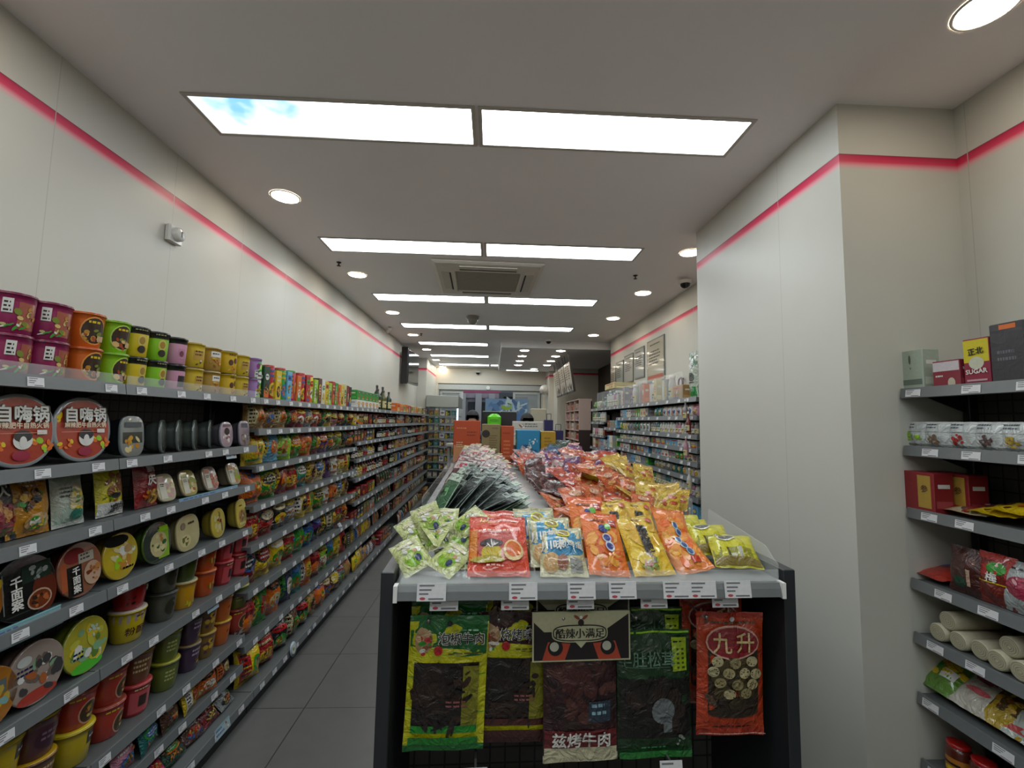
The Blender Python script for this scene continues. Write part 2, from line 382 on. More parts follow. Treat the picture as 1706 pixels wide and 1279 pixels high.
def floor_material():
    m, N, L, B = mat_new('dark_floor_tiles')
    t = N.new('ShaderNodeTexCoord'); mpg = N.new('ShaderNodeMapping'); mpg.inputs['Location'].default_value = (1.0613+6, -2.7707+12, 0); L.new(t.outputs['Object'], mpg.inputs[0])
    br = N.new('ShaderNodeTexBrick'); br.offset = 0; br.inputs['Scale'].default_value = 1; br.inputs['Brick Width'].default_value = .6; br.inputs['Row Height'].default_value = .6
    br.inputs['Mortar Size'].default_value = .0028; br.inputs['Mortar Smooth'].default_value = .1
    br.inputs['Color1'].default_value = (*C('#5e5e5c'), 1); br.inputs['Color2'].default_value = (*C('#5a5a58'), 1); br.inputs['Mortar'].default_value = (*C('#242423'), 1)
    L.new(mpg.outputs[0], br.inputs['Vector'])
    n = N.new('ShaderNodeTexNoise'); n.inputs['Scale'].default_value = 9; n.inputs['Detail'].default_value = 6; L.new(t.outputs['Object'], n.inputs['Vector'])
    m2 = N.new('ShaderNodeMapRange'); m2.inputs[3].default_value = .85; m2.inputs[4].default_value = 1.12; L.new(n.outputs[0], m2.inputs[0])
    sc = N.new('ShaderNodeVectorMath'); sc.operation = 'SCALE'; L.new(br.outputs[0], sc.inputs[0]); L.new(m2.outputs[0], sc.inputs['Scale'])
    L.new(sc.outputs[0], B.inputs['Base Color']); B.inputs['Roughness'].default_value = .38
    return m
boxs('floor', (XL-.3, 3.2, YB-.2, YF+.2, -.1, 0), floor_material())
CEILM = solid('ceiling_paint', C('#eeeef0'), .7, scale=2, var=.04)
boxs('ceiling', (XL-.3, 3.2, YB-.2, YF+.2, ZC, ZC+.1), CEILM)
WL = wall_material('wall_panels_lengthwise', 'Y', .645, 1.706-.645*4); WX = wall_material('wall_panels_crosswise', 'X', .64, 1.81-.64*6)
WC = wall_material('column_panels', 'Y', 1.2, 2.16)
boxs('wall_left', (XL-.2, XL, YB, YF+.2, 0, ZC), WL)
boxs('wall_right', (XR, XR+.2, YB, 7.42, 0, ZC), WL)
boxs('wall_rear', (XL-.2, XR+.2, YB-.2, YB, 0, ZC), WX)
boxs('trim_1', (1.469, XR, 1.752, 3.085, 0, ZC), WC)        # the boxed-out column
boxs('trim_2', (XL, -1.53, 10.1, YF, 0, ZC), WX)             # shallow pier by the entrance
DKB = solid('dark_brown_laminate', C('#2a201a'), .5, scale=6, var=.2)
boxs('wall_alcove', (XR+.5, XR+.7, 7.42, 10.4, 0, ZC), DKB)
boxs('wall_alcove_side', (XR+.2, XR+.7, 7.22, 7.42, 0, ZC), DKB)
boxs('trim_3', (1.52, XR+.7, 10.4, 11.0, 0, ZC), WX)         # wall jog past the alcove
boxs('wall_jog', (1.40, XR+.7, 11.0, YF, 0, ZC), WX)
BACKM = wall_material('end_wall_paint', 'X', 50, .3)
def end_wall():
    mb = MB(); x0, x1, zt = -1.53, 1.40, 2.66
    mb.box(XL-.2, x0+.06, YF, YF+.2, 0, ZC); mb.box(x1-.08, XR+.7, YF, YF+.2, 0, ZC); mb.box(x0+.06, x1-.08, YF, YF+.2, zt, ZC)
    struct('wall_far', mb, (solid('end_wall_cream', C('#cdc6b6'), .6),))
end_wall()
def soffit():
    mb = MB(); mb.box(.124, XR+.5, 7.6, 11.2, 2.965, ZC)
    struct('trim_4', mb, (CEILM,))
soffit()
# baseboard strip along the column
boxs('baseboard_column', (1.459, 1.469, 1.752, 3.085, 0, .08), DARK)
# ---- entrance doors
ALU = solid('pale_aluminium', C('#aeb2ae'), .45, .1)
def entrance():
    d = empty('door_1', (0, YF+.04, 0)); d['kind'] = 'structure'
    mb = MB()
    mb.box(-1.43, -1.42, -.034, .0, 0, 2.5, BK, 1); mb.box(1.262, 1.278, -.034, .0, 0, 2.5, BK, 1); mb.box(-1.43, 1.28, -.044, -.04, 2.488, 2.5, BK, 1); mb.box(-1.47, 1.32, -.044, -.04, 2.64, 2.655, BK, 1); mb.box(-1.47, -1.43, -.03, .05, 0, 2.62); mb.box(1.28, 1.32, -.03, .05, 0, 2.62); mb.box(-1.47, 1.32, -.04, .06, 2.5, 2.64); mb.build('frame', d, (ALU, MATTE))
    for x0, x1 in ((-1.42, -.80), (.53, 1.26)):
        m = MB()
        m.box(x0, x0+.06, 0, .04, 0, 2.49); m.box(x1-.06, x1, 0, .04, 0, 2.49); m.box(x0+.06, x1-.06, 0, .04, 2.41, 2.49); m.box(x0+.06, x1-.06, 0, .04, 0, .1); m.box(x0+.06, x1-.06, 0, .04, 1.0, 1.05)
        lf = m.build('door_leaf', d, (ALU,)); g = MB(); g.box(x0+.06, x1-.06, .015, .022, .1, 2.41); g.build('pane', lf, (GLASS,))
    s = MB(); s.lathe([(.001, -.05), (.04, -.035), (.05, 0), (.05, .02)], 16, GY); o = s.build('door_sensor', d, (WHITE,)); o.location = (-.14, -.08, 2.56); o.rotation_euler = (radians(90), 0, 0)
entrance()
# ---- outside, seen through the doors
def outside():
    mb = MB(); mb.box(-8, 8, YF+.2, 26, -.12, -.02); struct('road', mb, (solid('asphalt', C('#5a5b5c'), .8),))
    b = empty('shop_building', (0, 17, 0)); tag(b, 'pale shop building with white pillars across the street', 'building')
    m = MB(); m.box(-6, 7, 0, 3, 0, 6, C('#b7b4c4')); m.build('facade', b, (MATTE,))
    m = MB(); m.box(-6, 1.0, -.08, 0, 2.55, 3.3, C('#c9bfd0')); m.box(-6, 1.0, -.1, -.08, 2.75, 2.83, C('#d86a92')); m.build('fascia', b, (MATTE,))
    for i, x in enumerate((-3.2, -1.15, -.55, -.05)):
        m = MB(); m.cbox(x-.12, x+.12, -.3, -.1, 0, 2.7, .01, C('#d8dbe0')); m.build('pillar', b, (MATTE,))
    m = MB(); m.box(-2.5, -1.3, -.1, -.02, 1.7, 3.1, C('#454b4c')); m.build('roller_grille', b, (PLAST,))
    for x in (-3.6, -.95, 1.5, 2.4):
        m = MB(); m.box(x, x+.75, -.06, -.01, .9, 2.4, C('#3c4448')); m.box(x+.36, x+.39, -.08, -.06, .9, 2.4, C('#9aa0a0')); m.build('window', b, (PLAST,))
    m = MB()
    for r_ in range(16):
        for k in range(9): m.box(1.3+k*.24+(.12 if r_ % 2 else 0), 1.52+k*.24+(.12 if r_ % 2 else 0), -.12, -.07, 2.45+r_*.085, 2.52+r_*.085, C('#8a6a5c'))
    m.build('brick_panel', b, (MATTE,))
    v = empty('street_van', (.9, 14.7, 0)); tag(v, 'dark van parked in the street beyond the open doors', 'van')
    m = MB(); m.cbox(-.7, 1.2, 0, 1.6, .35, 2.75, .12, C('#6d7276')); m.build('body', v, (PLAST,))
    m = MB(); m.box(-.55, .25, -.015, 0, 1.9, 2.5, C('#171c1c')); m.build('window', v, (PLAST,))
    for x in (-.2, .8):
        m = MB(); m.lathe([(.2, -.1), (.33, -.08), (.33, .08), (.2, .1)], 20, (.02, .02, .02)); w = m.build('wheel', v, (MATTE,)); w.location = (x, .12, .34); w.rotation_euler = (radians(90), 0, 0)
outside()
# ---------------------------------------------------------------- ceiling lamps
def sky_panel_mat(strength, blue):
    m, N, L, B = mat_new('backlit_sky_print' if blue else 'backlit_diffuser')
    B.inputs['Emission Strength'].default_value = strength
    if blue:
        t = N.new('ShaderNodeTexCoord'); n = N.new('ShaderNodeTexNoise'); n.inputs['Scale'].default_value = 3.5; n.inputs['Detail'].default_value = 3
        L.new(t.outputs['Object'], n.inputs['Vector']); r = N.new('ShaderNodeValToRGB'); L.new(n.outputs[0], r.inputs[0])
        s = N.new('ShaderNodeSeparateXYZ'); L.new(t.outputs['Object'], s.inputs[0])
        r.color_ramp.elements[0].position = .38; r.color_ramp.elements[0].color = (*C('#5a9ce4'), 1); r.color_ramp.elements[1].position = .6; r.color_ramp.elements[1].color = (1, 1, 1, 1)
        mp = N.new('ShaderNodeMapRange'); mp.inputs[1].default_value = -.15; mp.inputs[2].default_value = .1; L.new(s.outputs['X'], mp.inputs[0])
        mx = N.new('ShaderNodeMix'); mx.data_type = 'RGBA'; L.new(mp.outputs[0], mx.inputs[0]); L.new(r.outputs[0], mx.inputs[6]); mx.inputs[7].default_value = (4.6, 5.0, 5.2, 1)
        L.new(mx.outputs[2], B.inputs['Emission Color'])
        # printed blue clouds are dimmer than the bare diffuser
    else: B.inputs['Emission Color'].default_value = (.88, .95, .98, 1)
    return m
DIFF = sky_panel_mat(PANEL_E, False); SKYP = sky_panel_mat(PANEL_E*.17, True)
FRAMEM = solid('lamp_trim', C('#b8b4ac'), .5)
def panel(x0, x1, y0, lab, sky=False, z=ZC, d=.254):
    o = empty('ceiling_light_panel', ((x0+x1)/2, y0+d/2, z)); tag(o, lab, 'ceiling light', 'backlit panels along the ceiling')
    w = (x1-x0)/2; h = d/2; m = MB()
    for a in ((-w-.018, w+.018, -h-.018, -h), (-w-.018, w+.018, h, h+.018), (-w-.018, -w, -h, h), (w, w+.018, -h, h)): m.box(*a, -.006, -.0005, (.3, .3, .3))
    m.build('frame', o, (FRAMEM,))
    m = MB(); m.add([(-w, -h, -.002), (w, -h, -.002), (w, h, -.002), (-w, h, -.002)], [(3, 2, 1, 0)], (1, 1, 1)); m.build('diffuser', o, (SKYP if sky else DIFF,))
for j in range(-3, 7):
    y = 1.888+1.519*j; nm = ('behind the picture edge' if j < 0 else nth(j+1)+' row from the wide shelf end')
    if j == 0: rows = (('widest backlit ceiling panel with printed blue sky, beside the shelf wall', True), ('widest plain white backlit ceiling panel, beside the boxed-out column', False))
    else: rows = (('backlit white ceiling panel near the shelf wall, %s row of panels' % nth(max(j, 0)+1), False), ('backlit white ceiling panel near the column side, %s row of panels' % nth(max(j, 0)+1), False))
    if j < 0:
        for x0, x1, d in ((-1.375, -.128, 'shelf-wall side'), (-.078, 1.171, 'column side')): panel(x0, x1, y, 'added backlit ceiling panel out of view on the %s, %s row back' % (d, nth(-j)))  # unseen panel rows, added for more light from behind the camera
        continue
    panel(-1.375, -.128, y, rows[0][0], rows[0][1])
    if j in (0, 1, 2, 3): panel(-.078, 1.171, y, rows[1][0], rows[1][1])
    if j == 6: panel(-.07, .1, y, 'short backlit ceiling strip beside the dropped soffit edge')
panel(.32, 1.12, 10.95, 'thin backlit strip under the dropped soffit by the entrance', z=2.965, d=.12)
DWN = emit('warm_lamp_disc', (1, .86, .68), DOWN_E)
def dl_proto():
    o = empty('downlight', (0, 0, 0)); m = MB()
    m.lathe([(.09, 0), (.088, -.004), (.082, -.006), (.079, -.003)], 32, WH, cap=False); a = m.build('trim_ring', o, (WHITE,))
    m = MB(); m.lathe([(.08, -.0035), (.001, -.0035)], 32, WH, cap=False); b = m.build('lamp_disc', o, (DWN,))
    proto('downlight', o, 'downlight', [a, b])
dl_proto()
for k in range(7): put('downlight', (-1.356, 2.773+1.515*k-(.2 if k == 6 else 0), ZC-.0005), 0, 'round warm downlight over the snack wall, %s from the near end' % nth(k+1), 'downlights above the snack wall')
put('downlight', (1.62, 1.294, ZC-.0005), 0, 'large round downlight nearest the camera, above the short side shelf', 'downlights on the column side')
for k, y in enumerate((3.453, 4.608, 5.79, 6.965)): put('downlight', (1.594, y, ZC-.0005), 0, 'round warm downlight behind the column, %s one along the toiletries wall' % nth(k+1), 'downlights on the column side')
for k in range(4):
    put('downlight', (.55, 7.88+.695*k, 2.9645), 0, 'bright downlight in inner soffit row, %s from its front edge' % nth(k+1), 'downlights under the soffit')
    put('downlight', (1.2, 7.82+.68*k, 2.9645), 0, 'small downlight in outer soffit row, %s from its front edge' % nth(k+1), 'downlights under the soffit')
for k in range(3):  # extra downlights outside the view, added to brighten the near end
    for x, d in ((-1.356, 'snack wall'), (1.633, 'side shelf')):
        if (k, x) != (0, 1.633): put('downlight', (x, 1.258-1.515*k-.2*(x > 0), ZC-.0005), 0, 'added warm downlight out of view over the %s, %s one back' % (d, nth(k+1)), 'added downlights out of view')
put('downlight', (.98, 10.65, 2.9645), 0, 'single soffit downlight nearest the entrance doors', 'downlights under the soffit')
# ---- air conditioner cassette
def cassette():
    o = empty('air_conditioner', (-.08, 4.28, ZC)); o.rotation_euler = (0, 0, .03)
    tag(o, 'square ceiling cassette air conditioner with grey grille between the light panels', 'air conditioner')
    col = C('#e8e4da'); m = MB(); w = .5
    def fr(r0, z0, r1, z1): 
        a = [(sx*r0, sy*r0, z0) for sx, sy in ((-1, -1), (1, -1), (1, 1), (-1, 1))]; b = [(sx*r1, sy*r1, z1) for sx, sy in ((-1, -1), (1, -1), (1, 1), (-1, 1))]
        m.add(a+b, [(i, i+4, (i+1) % 4+4, (i+1) % 4) for i in range(4)], col)
    fr(w, -.001, w, -.018); fr(w, -.018, w-.03, -.03); fr(w-.03, -.03, .31, -.045); fr(.31, -.045, .3, -.03)
    m.build('panel', o, (MATTE,))
    g = MB(); g.box(-.3, .3, -.3, .3, -.034, -.02, C('#a09c92'))
    for i in range(28): g.box(-.295, .295, -.292+i*.0212, -.287+i*.0212, -.04, -.034, C('#c0bcb0'))
    g.build('intake_grille', o, (MATTE,))
    for k in range(4):
        f = MB(); f.box(-.26, .26, -.43, -.36, -.043, -.036, C('#d8d4c8')); f.box(-.26, .26, -.358, -.346, -.046, -.036, (.01, .01, .01)); q = f.build('louvre_flap', o, (MATTE,)); q.rotation_euler = (0, 0, k*pi/2)
cassette()
# ---- small ceiling and wall fittings
def fittings():
    def dome(name, loc, lab, cat, r=.06, col=WH, lens=True, rot=(0, 0, 0)):
        o = empty(name, loc); o.rotation_euler = rot; tag(o, lab, cat)
        m = MB(); m.lathe([(r, 0), (r*.98, -r*.35), (r*.8, -r*.5)], 20, col); m.build('housing', o, (PLAST,))
        m = MB(); m.lathe([(r*.78, -r*.5), (r*.7, -r*.85), (r*.4, -r*1.15), (.0005, -r*1.25)], 20, (.01, .01, .01) if lens else col, cap=False); m.build('lens' if lens else 'sensor_cover', o, (BLACKGLOSS if lens else PLAST,))
    dome('security_camera', (1.82, 4.07, ZC-.03), 'black-eyed security camera high in the corner behind the column', 'security camera')
    dome('security_camera', (.91, 7.3, 3.06), 'black dome camera hanging at the front edge of the soffit', 'security camera', .055)
    dome('security_camera', (-.42, 11.7, 2.99), 'black dome camera above the entrance doors', 'security camera', .07)
    dome('smoke_detector', (-.3, 5.9, ZC-.0005), 'flat grey detector disc on the ceiling behind the air conditioner', 'detector', .09, C('#8a857a'), False)
    for x, y, lab in ((-1.42, 3.95, 'brown sprinkler head near the snack wall, before the second downlight'), (1.33, 4.05, 'brown sprinkler head beside the second panel row, column side'), (-1.2, 7.2, 'tiny sprinkler head beyond the fourth panel row'), (1.15, 6.6, 'thin sprinkler head close before the soffit')):
        o = empty('sprinkler_head', (x, y, ZC)); tag(o, lab, 'sprinkler'); m = MB(); m.lathe([(.022, 0), (.02, -.006), (.006, -.01), (.006, -.03), (.018, -.032), (.018, -.035), (.0005, -.036)], 14, C('#4c4438')); m.build('deflector', o, (METAL,))
    o = empty('wall_alarm', (XL, 2.35, 2.645)); tag(o, 'small white fire alarm box high on the shelf-side wall', 'alarm')
    m = MB(); m.cbox(0, .03, -.05, .05, -.045, .045, .008, WH); m.build('backplate', o, (PLAST,))
    m = MB(); m.lathe([(.038, 0), (.036, .02), (.025, .028), (.0005, .03)], 24, WH); q = m.build('sounder', o, (PLAST,)); q.rotation_euler = (0, radians(90), 0); q.location = (.03, 0, 0)
    m = MB(); m.box(.058, .063, -.004, .004, -.014, .014, BK); m.build('indicator', o, (PLAST,))
    o = empty('security_camera', (-1.6, 6.7, ZC-.02)); tag(o, 'small white bullet camera at the ceiling corner above the snack wall', 'security camera')
    m = MB(); m.lathe([(.03, 0), (.03, -.1), (.02, -.105)], 14, WH); q = m.build('housing', o, (PLAST,)); q.rotation_euler = (radians(60), 0, .5)
    m = MB(); m.lathe([(.02, -.106), (.001, -.107)], 12, BK, cap=False); q = m.build('lens', o, (BLACKGLOSS,)); q.rotation_euler = (radians(60), 0, .5)
    o = empty('wall_speaker', (1.34, 11.3, 2.5)); tag(o, 'white funnel-shaped wall speaker beside the entrance doors', 'speaker'); o.rotation_euler = (0, 0, -.6)
    m = MB(); m.lathe([(.05, 0), (.13, .03), (.14, .06), (.09, .14), (.05, .2), (.001, .2)], 24, WH); q = m.build('horn', o, (PLAST,)); q.rotation_euler = (radians(80), 0, 0)
    m = MB(); m.box(-.02, .02, 0, .12, -.03, .03, WH); m.build('bracket', o, (PLAST,))
fittings()
# ---------------------------------------------------------------- wall shelving
BACKP = printed('dark_back_panel', .5, 0, 0, 30)
def back_material():
    m, N, L, B = mat_new('wire_grid_back')
    t = N.new('ShaderNodeTexCoord'); mp = N.new('ShaderNodeMapping'); mp.inputs['Rotation'].default_value = (radians(90), 0, 0); L.new(t.outputs['Object'], mp.inputs[0])
    br = N.new('ShaderNodeTexBrick'); br.offset = 0; br.inputs['Scale'].default_value = 1; br.inputs['Brick Width'].default_value = .05; br.inputs['Row Height'].default_value = .05; br.inputs['Mortar Size'].default_value = .003
    br.inputs['Color1'].default_value = (*C('#4b4744'), 1); br.inputs['Color2'].default_value = (*C('#474340'), 1); br.inputs['Mortar'].default_value = (.01, .01, .01, 1)
    L.new(mp.outputs[0], br.inputs['Vector']); L.new(br.outputs[0], B.inputs['Base Color']); B.inputs['Roughness'].default_value = .6
    return m
BACKG = back_material()
TAGM = {}
def tag_mesh(w=.05, h=.028, red=False):
    k = (w, h, red)
    if k in TAGM: return TAGM[k]
    mb = MB(); mb.box(-w/2, w/2, 0, .0012, 0, h, C('#e4e4e6')); F = lambda x, z, o: (x, -o, z)
    for x0, x1, z in ((-.42, .1, .86), (-.42, .0, .62), (-.42, -.1, .4), (-.1, .42, .12)): mb.rect(F, x0*w, x1*w, z*h-h*.04, z*h+h*.05, C('#77777c'), .0004, 1, 1)
    if red: mb.ell(F, -.3*w, .15*h, w*.1, h*.08, C('#c04a55'), .0004, 12, 1)
    o = mb.build('price_tag', None, (PAPER,)); me = o.data; bpy.data.objects.remove(o); TAGM[k] = me; return me
def add_tag(parent, loc, w=.05, h=.028, red=False, rot=0):
    o = bpy.data.objects.new('price_tag', tag_mesh(w, h, red)); SC.collection.objects.link(o); o.parent = parent; o.location = loc; o.rotation_euler = (radians(-8), rot, 0); return o
def bay(side, y0, y1, zs, D, label, DB=None, top=None, tags=5, seed=0, raised=False, xw=None, tagw=.05):
    """one bay of wall shelving; local -y points into the aisle, local x runs along the wall"""
    rng = random.Random(seed); L = y1-y0-.004
    o = empty('shelving_bay', ((xw if xw is not None else XL)+.004, y0+.002, 0) if side == 'L' else ((xw if xw is not None else XR)-.004, y1-.002, 0), pi/2 if side == 'L' else -pi/2)
    tag(o, label, 'shelving', 'bays of wall shelving'); top = top or zs[0]; DB = DB or D+.06
    m = MB(); m.box(0.03, L-.03, -.022, -.008, .1, top-.01); m.build('back_panel', o, (BACKG,))
    for x in (0, L-.03):
        m = MB(); m.cbox(x, x+.03, -.06, 0, 0, top+.01, .003, (.02, .02, .02))
        for k in range(int((top-.2)/.05)): m.box(x+.011, x+.019, -.0605, -.06, .12+k*.05, .145+k*.05, (.002, .002, .002))
        m.build('upright', o, (DARK,))
    m = MB(); m.box(.002, L-.002, -DB+.03, -.06, 0, zs[-1]-.03); m.build('base_plinth', o, (DARK,))
    for i, z in enumerate(zs):
        d = DB if i == len(zs)-1 else D
        s = MB(); s.box(.001, L-.001, -d+.004, -.024, z-.016, z); s.box(.001, L-.001, -d+.004, -d+.02, z-.034, z-.016)
        sh = s.build('shelf', o, (SHELFTOP,))
        if i < len(zs)-1:
            for x in (.012, L-.016): b = MB(); b.add([(x, -.03, z-.016), (x, -d+.06, z-.016), (x, -.03, z-.1), (x+.004, -.03, z-.016), (x+.004, -d+.06, z-.016), (x+.004, -.03, z-.1)], [(0, 1, 2), (5, 4, 3), (0, 3, 4, 1), (1, 4, 5, 2), (2, 5, 3, 0)], (.02, .02, .02)); b.build('bracket', sh, (DARK,))
        r = MB(); r.add([(0, -d+.004, z+.006), (0, -d-.002, z+.006), (0, -d-.008, z-.034), (0, -d+.004, z-.036), (L, -d+.004, z+.006), (L, -d-.002, z+.006), (L, -d-.008, z-.034), (L, -d+.004, z-.036)], [(0, 4, 5, 1), (1, 5, 6, 2), (2, 6, 7, 3), (3, 7, 4, 0), (0, 1, 2, 3), (7, 6, 5, 4)], (.3, .3, .3))
        r.build('price_rail', sh, (RAIL,))
        if tags:
            for k in range(tags): add_tag(sh, ((k+.5+rng.uniform(-.25, .25))*L/tags, -d-.0095, z-.03), tagw)
    return o
ZN = [1.797, 1.515, 1.29, 1.04, .76, .435, .27, .12]
ZS = [1.797, 1.61, 1.39, 1.155, .92, .66, .36, .12]
ZF = [1.80, 1.62, 1.44, 1.26, 1.06, .82, .60, .36, .12]
DL = .324
bay('L', -.2, .76, ZN, DL, 'noodle shelving bay nearest the camera, beside the picture edge', DB=.392, seed=1, tags=0)
bay('L', .76, 1.74, ZN, DL, 'noodle shelving bay holding the magenta cups and big self-heating pots', DB=.392, seed=2)
bay('L', 1.74, 2.72, ZN, DL, 'noodle shelving bay ending where the crisps begin', DB=.392, seed=3)
bay('L', 2.72, 3.70, ZS, DL, 'crisps shelving bay, first one past the noodle bays', DB=.392, seed=4, tags=6)
bay('L', 3.70, 4.68, ZS, DL, 'crisps shelving bay, second one past the noodle bays', DB=.392, seed=5, tags=6)
bay('L', 4.68, 5.68, ZF, DL, 'shelving bay topped with green and white milk cartons', DB=.392, seed=6)
bay('L', 5.68, 6.68, ZF, DL, 'shelving bay topped with dark wine bottles', DB=.392, seed=7, tags=3)
bay('L', 6.68, 7.70, ZF, DL, 'shelving bay with orange cartons on top, just past the wine bottles', DB=.392, seed=8, tags=0)
bay('L', 7.70, 8.75, ZF, DL, 'shelving bay below the wall television', DB=.392, seed=9, tags=0)
bay('L', 8.75, 9.80, ZF, DL, 'last shelving bay before the open chiller', DB=.392, seed=10, tags=0)
for _y0, _y1, _d in ((-.2, 1.74, 'nearest stretch of'), (1.74, 2.72, 'far stretch of')):
    _m = MB(); _m.box(XL+DL+.001, XL+DL+.003, _y0+.01, _y1-.01, ZN[0]+.006, ZN[0]+.04); tag(_m.build('acrylic_guard', None, (CLEAR,)), 'low clear guard strip along the %s the top noodle shelf' % _d, 'acrylic guard', 'low shelf guards')
XFL = XL+DL-.006                                                      # shelf front line on the snack wall
def front(key): return -min(v.co.y for v in PROTO[key][0].data.vertices)
def low(key): return 0
def stockL(key, y, z, label, group, tilt=0, back=.02, drz=0, roll=0, sc=1): return put(key, (XFL-back-front(key)*sc, y, z+.001+abs(tilt)*.02), pi/2+drz, label, group, tilt, roll, sc)
def stockR(key, y, z, label, group, tilt=0, back=.02, drz=0, roll=0, sc=1, xf=1.68): return put(key, (xf+back+front(key)*sc, y, z+.001+abs(tilt)*.02), -pi/2+drz, label, group, tilt, roll, sc)
# ---- noodle cups on the top shelf
RAM = [C('#c8912f'), C('#a8481c'), C('#e3c07a'), C('#7d8a2e')]
cup('cm', 'noodle_cup', 'noodle cup', .063, .056, .122, C('#9b2a5c'), C('#7f1f4a'), [('r', -.02, .32, .12, .8, C('#a8553f')), ('n', .12, .45, .16, .25, RAM), ('r', -.24, -.1, .5, .86, WH), ('l', 3, -.22, .74, .1, .1, BK), ('n', -.12, .2, .2, .1, [WH, GR, C('#c9c27a')], 9)], rimc=C('#8c2450'))
def arch(c, t=''): return [('e', .05, .5, .3, .42, c), ('e', .05, .5, .27, .38, C('#3a2418')), ('n', .05, .32, .22, .2, RAM), ('l', 1, -.1, .72, .3, .14, YE), ('r', .1, .28, .2, .36, C('#d9b48a'))]
cup('co', 'noodle_cup', 'noodle cup', .056, .046, .122, C('#dd6a1c'), C('#c9571a'), arch(C('#f0a050')))
cup('cg', 'noodle_cup', 'noodle cup', .055, .045, .12, C('#8fcc1c'), C('#7db51c'), arch(C('#b8e060')))
def duo(c): return [('e', .02, .56, .13, .2, C('#d9c56a')), ('e', .02, .56, .09, .13, C('#a8842a')), ('e', .02, .26, .12, .13, C('#2a2018')), ('l', 1, -.2, .9, .4, .1, C('#8a8d60'))]
cup('cy', 'noodle_cup', 'noodle cup', .05, .044, .12, C('#e0c41c'), C('#1c1c18'), duo(0), band=C('#1c1c18'), rimc=C('#1c1c18'))
cup('ck', 'noodle_cup', 'noodle cup', .05, .044, .12, C('#8ed01e'), C('#1c1c18'), duo(0), band=C('#1c1c18'), rimc=C('#1c1c18'))
cup('cp', 'noodle_cup', 'noodle cup', .05, .045, .118, C('#d99bb8'), C('#1c1c18'), [('r', -.12, .14, .2, .6, C('#c98aa8')), ('e', 0, .4, .08, .12, C('#7a3a50'))], band=C('#1c1c18'), rimc=C('#1c1c18'))
cup('cd', 'noodle_cup', 'noodle cup', .05, .045, .118, C('#d99bb8'), C('#1c1c18'), [('r', -.16, .16, .16, .6, C('#2a2028'))], band=C('#1c1c18'), rimc=C('#1c1c18'))
cup('ca', 'noodle_tub', 'noodle tub', .052, .05, .115, C('#d8bc2c'), C('#b8973c'), [('r', -.2, .2, .3, .7, C('#c09a38')), ('l', 2, -.15, .64, .3, .14, BR), ('n', .0, .2, .16, .1, [WH, BR], 6)])
cup('cb', 'noodle_tub', 'noodle tub', .052, .05, .115, C('#b8923c'), C('#c9b27a'), [('r', -.2, .2, .6, .85, WH), ('l', 1, -.15, .72, .3, .12, BK), ('n', 0, .35, .22, .2, FOOD)])
cup('cc', 'noodle_tub', 'noodle tub', .05, .048, .118, C('#e0b822'), C('#2c2620'), [('e', -.1, .5, .1, .14, BR), ('e', .12, .6, .1, .14, BR), ('n', 0, .2, .2, .12, FOOD), ('l', 1, -.2, .85, .4, .1, BK)])
cup('cx', 'noodle_tub', 'noodle tub', .042, .04, .118, C('#b48ad0'), C('#5c3a8c'), [('r', -.2, .2, .05, .4, WH), ('e', 0, .62, .13, .15, C('#8c3a7a')), ('l', 2, -.15, .32, .3, .14, NV)])
TOPS = [('cm', 1.401, 'magenta clear-lidded noodle cup'), ('cm', 1.520, 'magenta clear-lidded noodle cup'), ('co', 1.652, 'orange flared noodle cup'), ('cg', 1.770, 'lime green flared noodle cup'),
 ('cy', 1.868, 'yellow noodle cup with black collar'), ('ck', 1.982, 'lime noodle cup with black collar'), ('cp', 2.100, 'pink noodle cup with black collar'), ('ca', 2.226, 'yellow round noodle tub'),
 ('cb', 2.362, 'brown-topped noodle tub'), ('cc', 2.505, 'yellow noodle tub with dark rim'), ('ca', 2.635, 'small yellow noodle tub'), ('cx', 2.772, 'purple and white tub')]
for i, (k, y, d) in enumerate(TOPS):
    for s in (0, 1):
        kk = 'cd' if (k == 'cp' and s == 0) else k
        hh = PROTO[kk][0].dimensions.z
        stockL(kk, y, ZN[0]+s*(.1265 if k in ('cm', 'co') else .1245), '%s %s, %s stack along the top noodle shelf' % (('lower', 'upper')[s], d, nth(i+1)), 'noodle cups stacked two high on the top shelf', back=.022, drz=(-.05 if s == 0 else -.3)-.04*(i % 3))
# ---- self-heating pots and small tubs, second shelf
POT = [('n', -.3, .7, .16, .1, [YE, C('#c9c23a')], 9), ('n', .3, .3, .16, .14, [LG, YE, OR], 9), ('n', -.3, .28, .14, .1, [OR, YE], 7), ('e', 0, .16, .12, .07, C('#a02040')), ('e', .02, .36, .13, .12, WH), ('e', .02, .42, .125, .08, C('#26262c')), ('e', .02, .34, .05, .08, WH), ('t', '自嗨锅', .0, .72, .058, BK, 0, .06), ('t', '自嗨锅', .0, .72, .055, WH, 0, .03), ('t', '麻辣肥牛自热火锅', .0, .565, .02, C('#f0dcc0'), 0, .03), ('r', .2, .34, .44, .5, WH), ('r', -.4, .3, .46, .465, C('#e8b8a0'))]
tub('pot', 'self_heating_pot', 'self-heating pot', .222, .228, .1, 2.15, C('#20262a'), C('#b3422c'), POT, seal=C('#9a9ea0'), rimw=.1)
for y, d in ((1.429, 'first'), (1.642, 'second')): stockL('pot', y, ZN[1], 'big red-lidded self-heating pot lettered in white, %s from the near end' % d, 'red self-heating pots', tilt=-.1, back=.03)
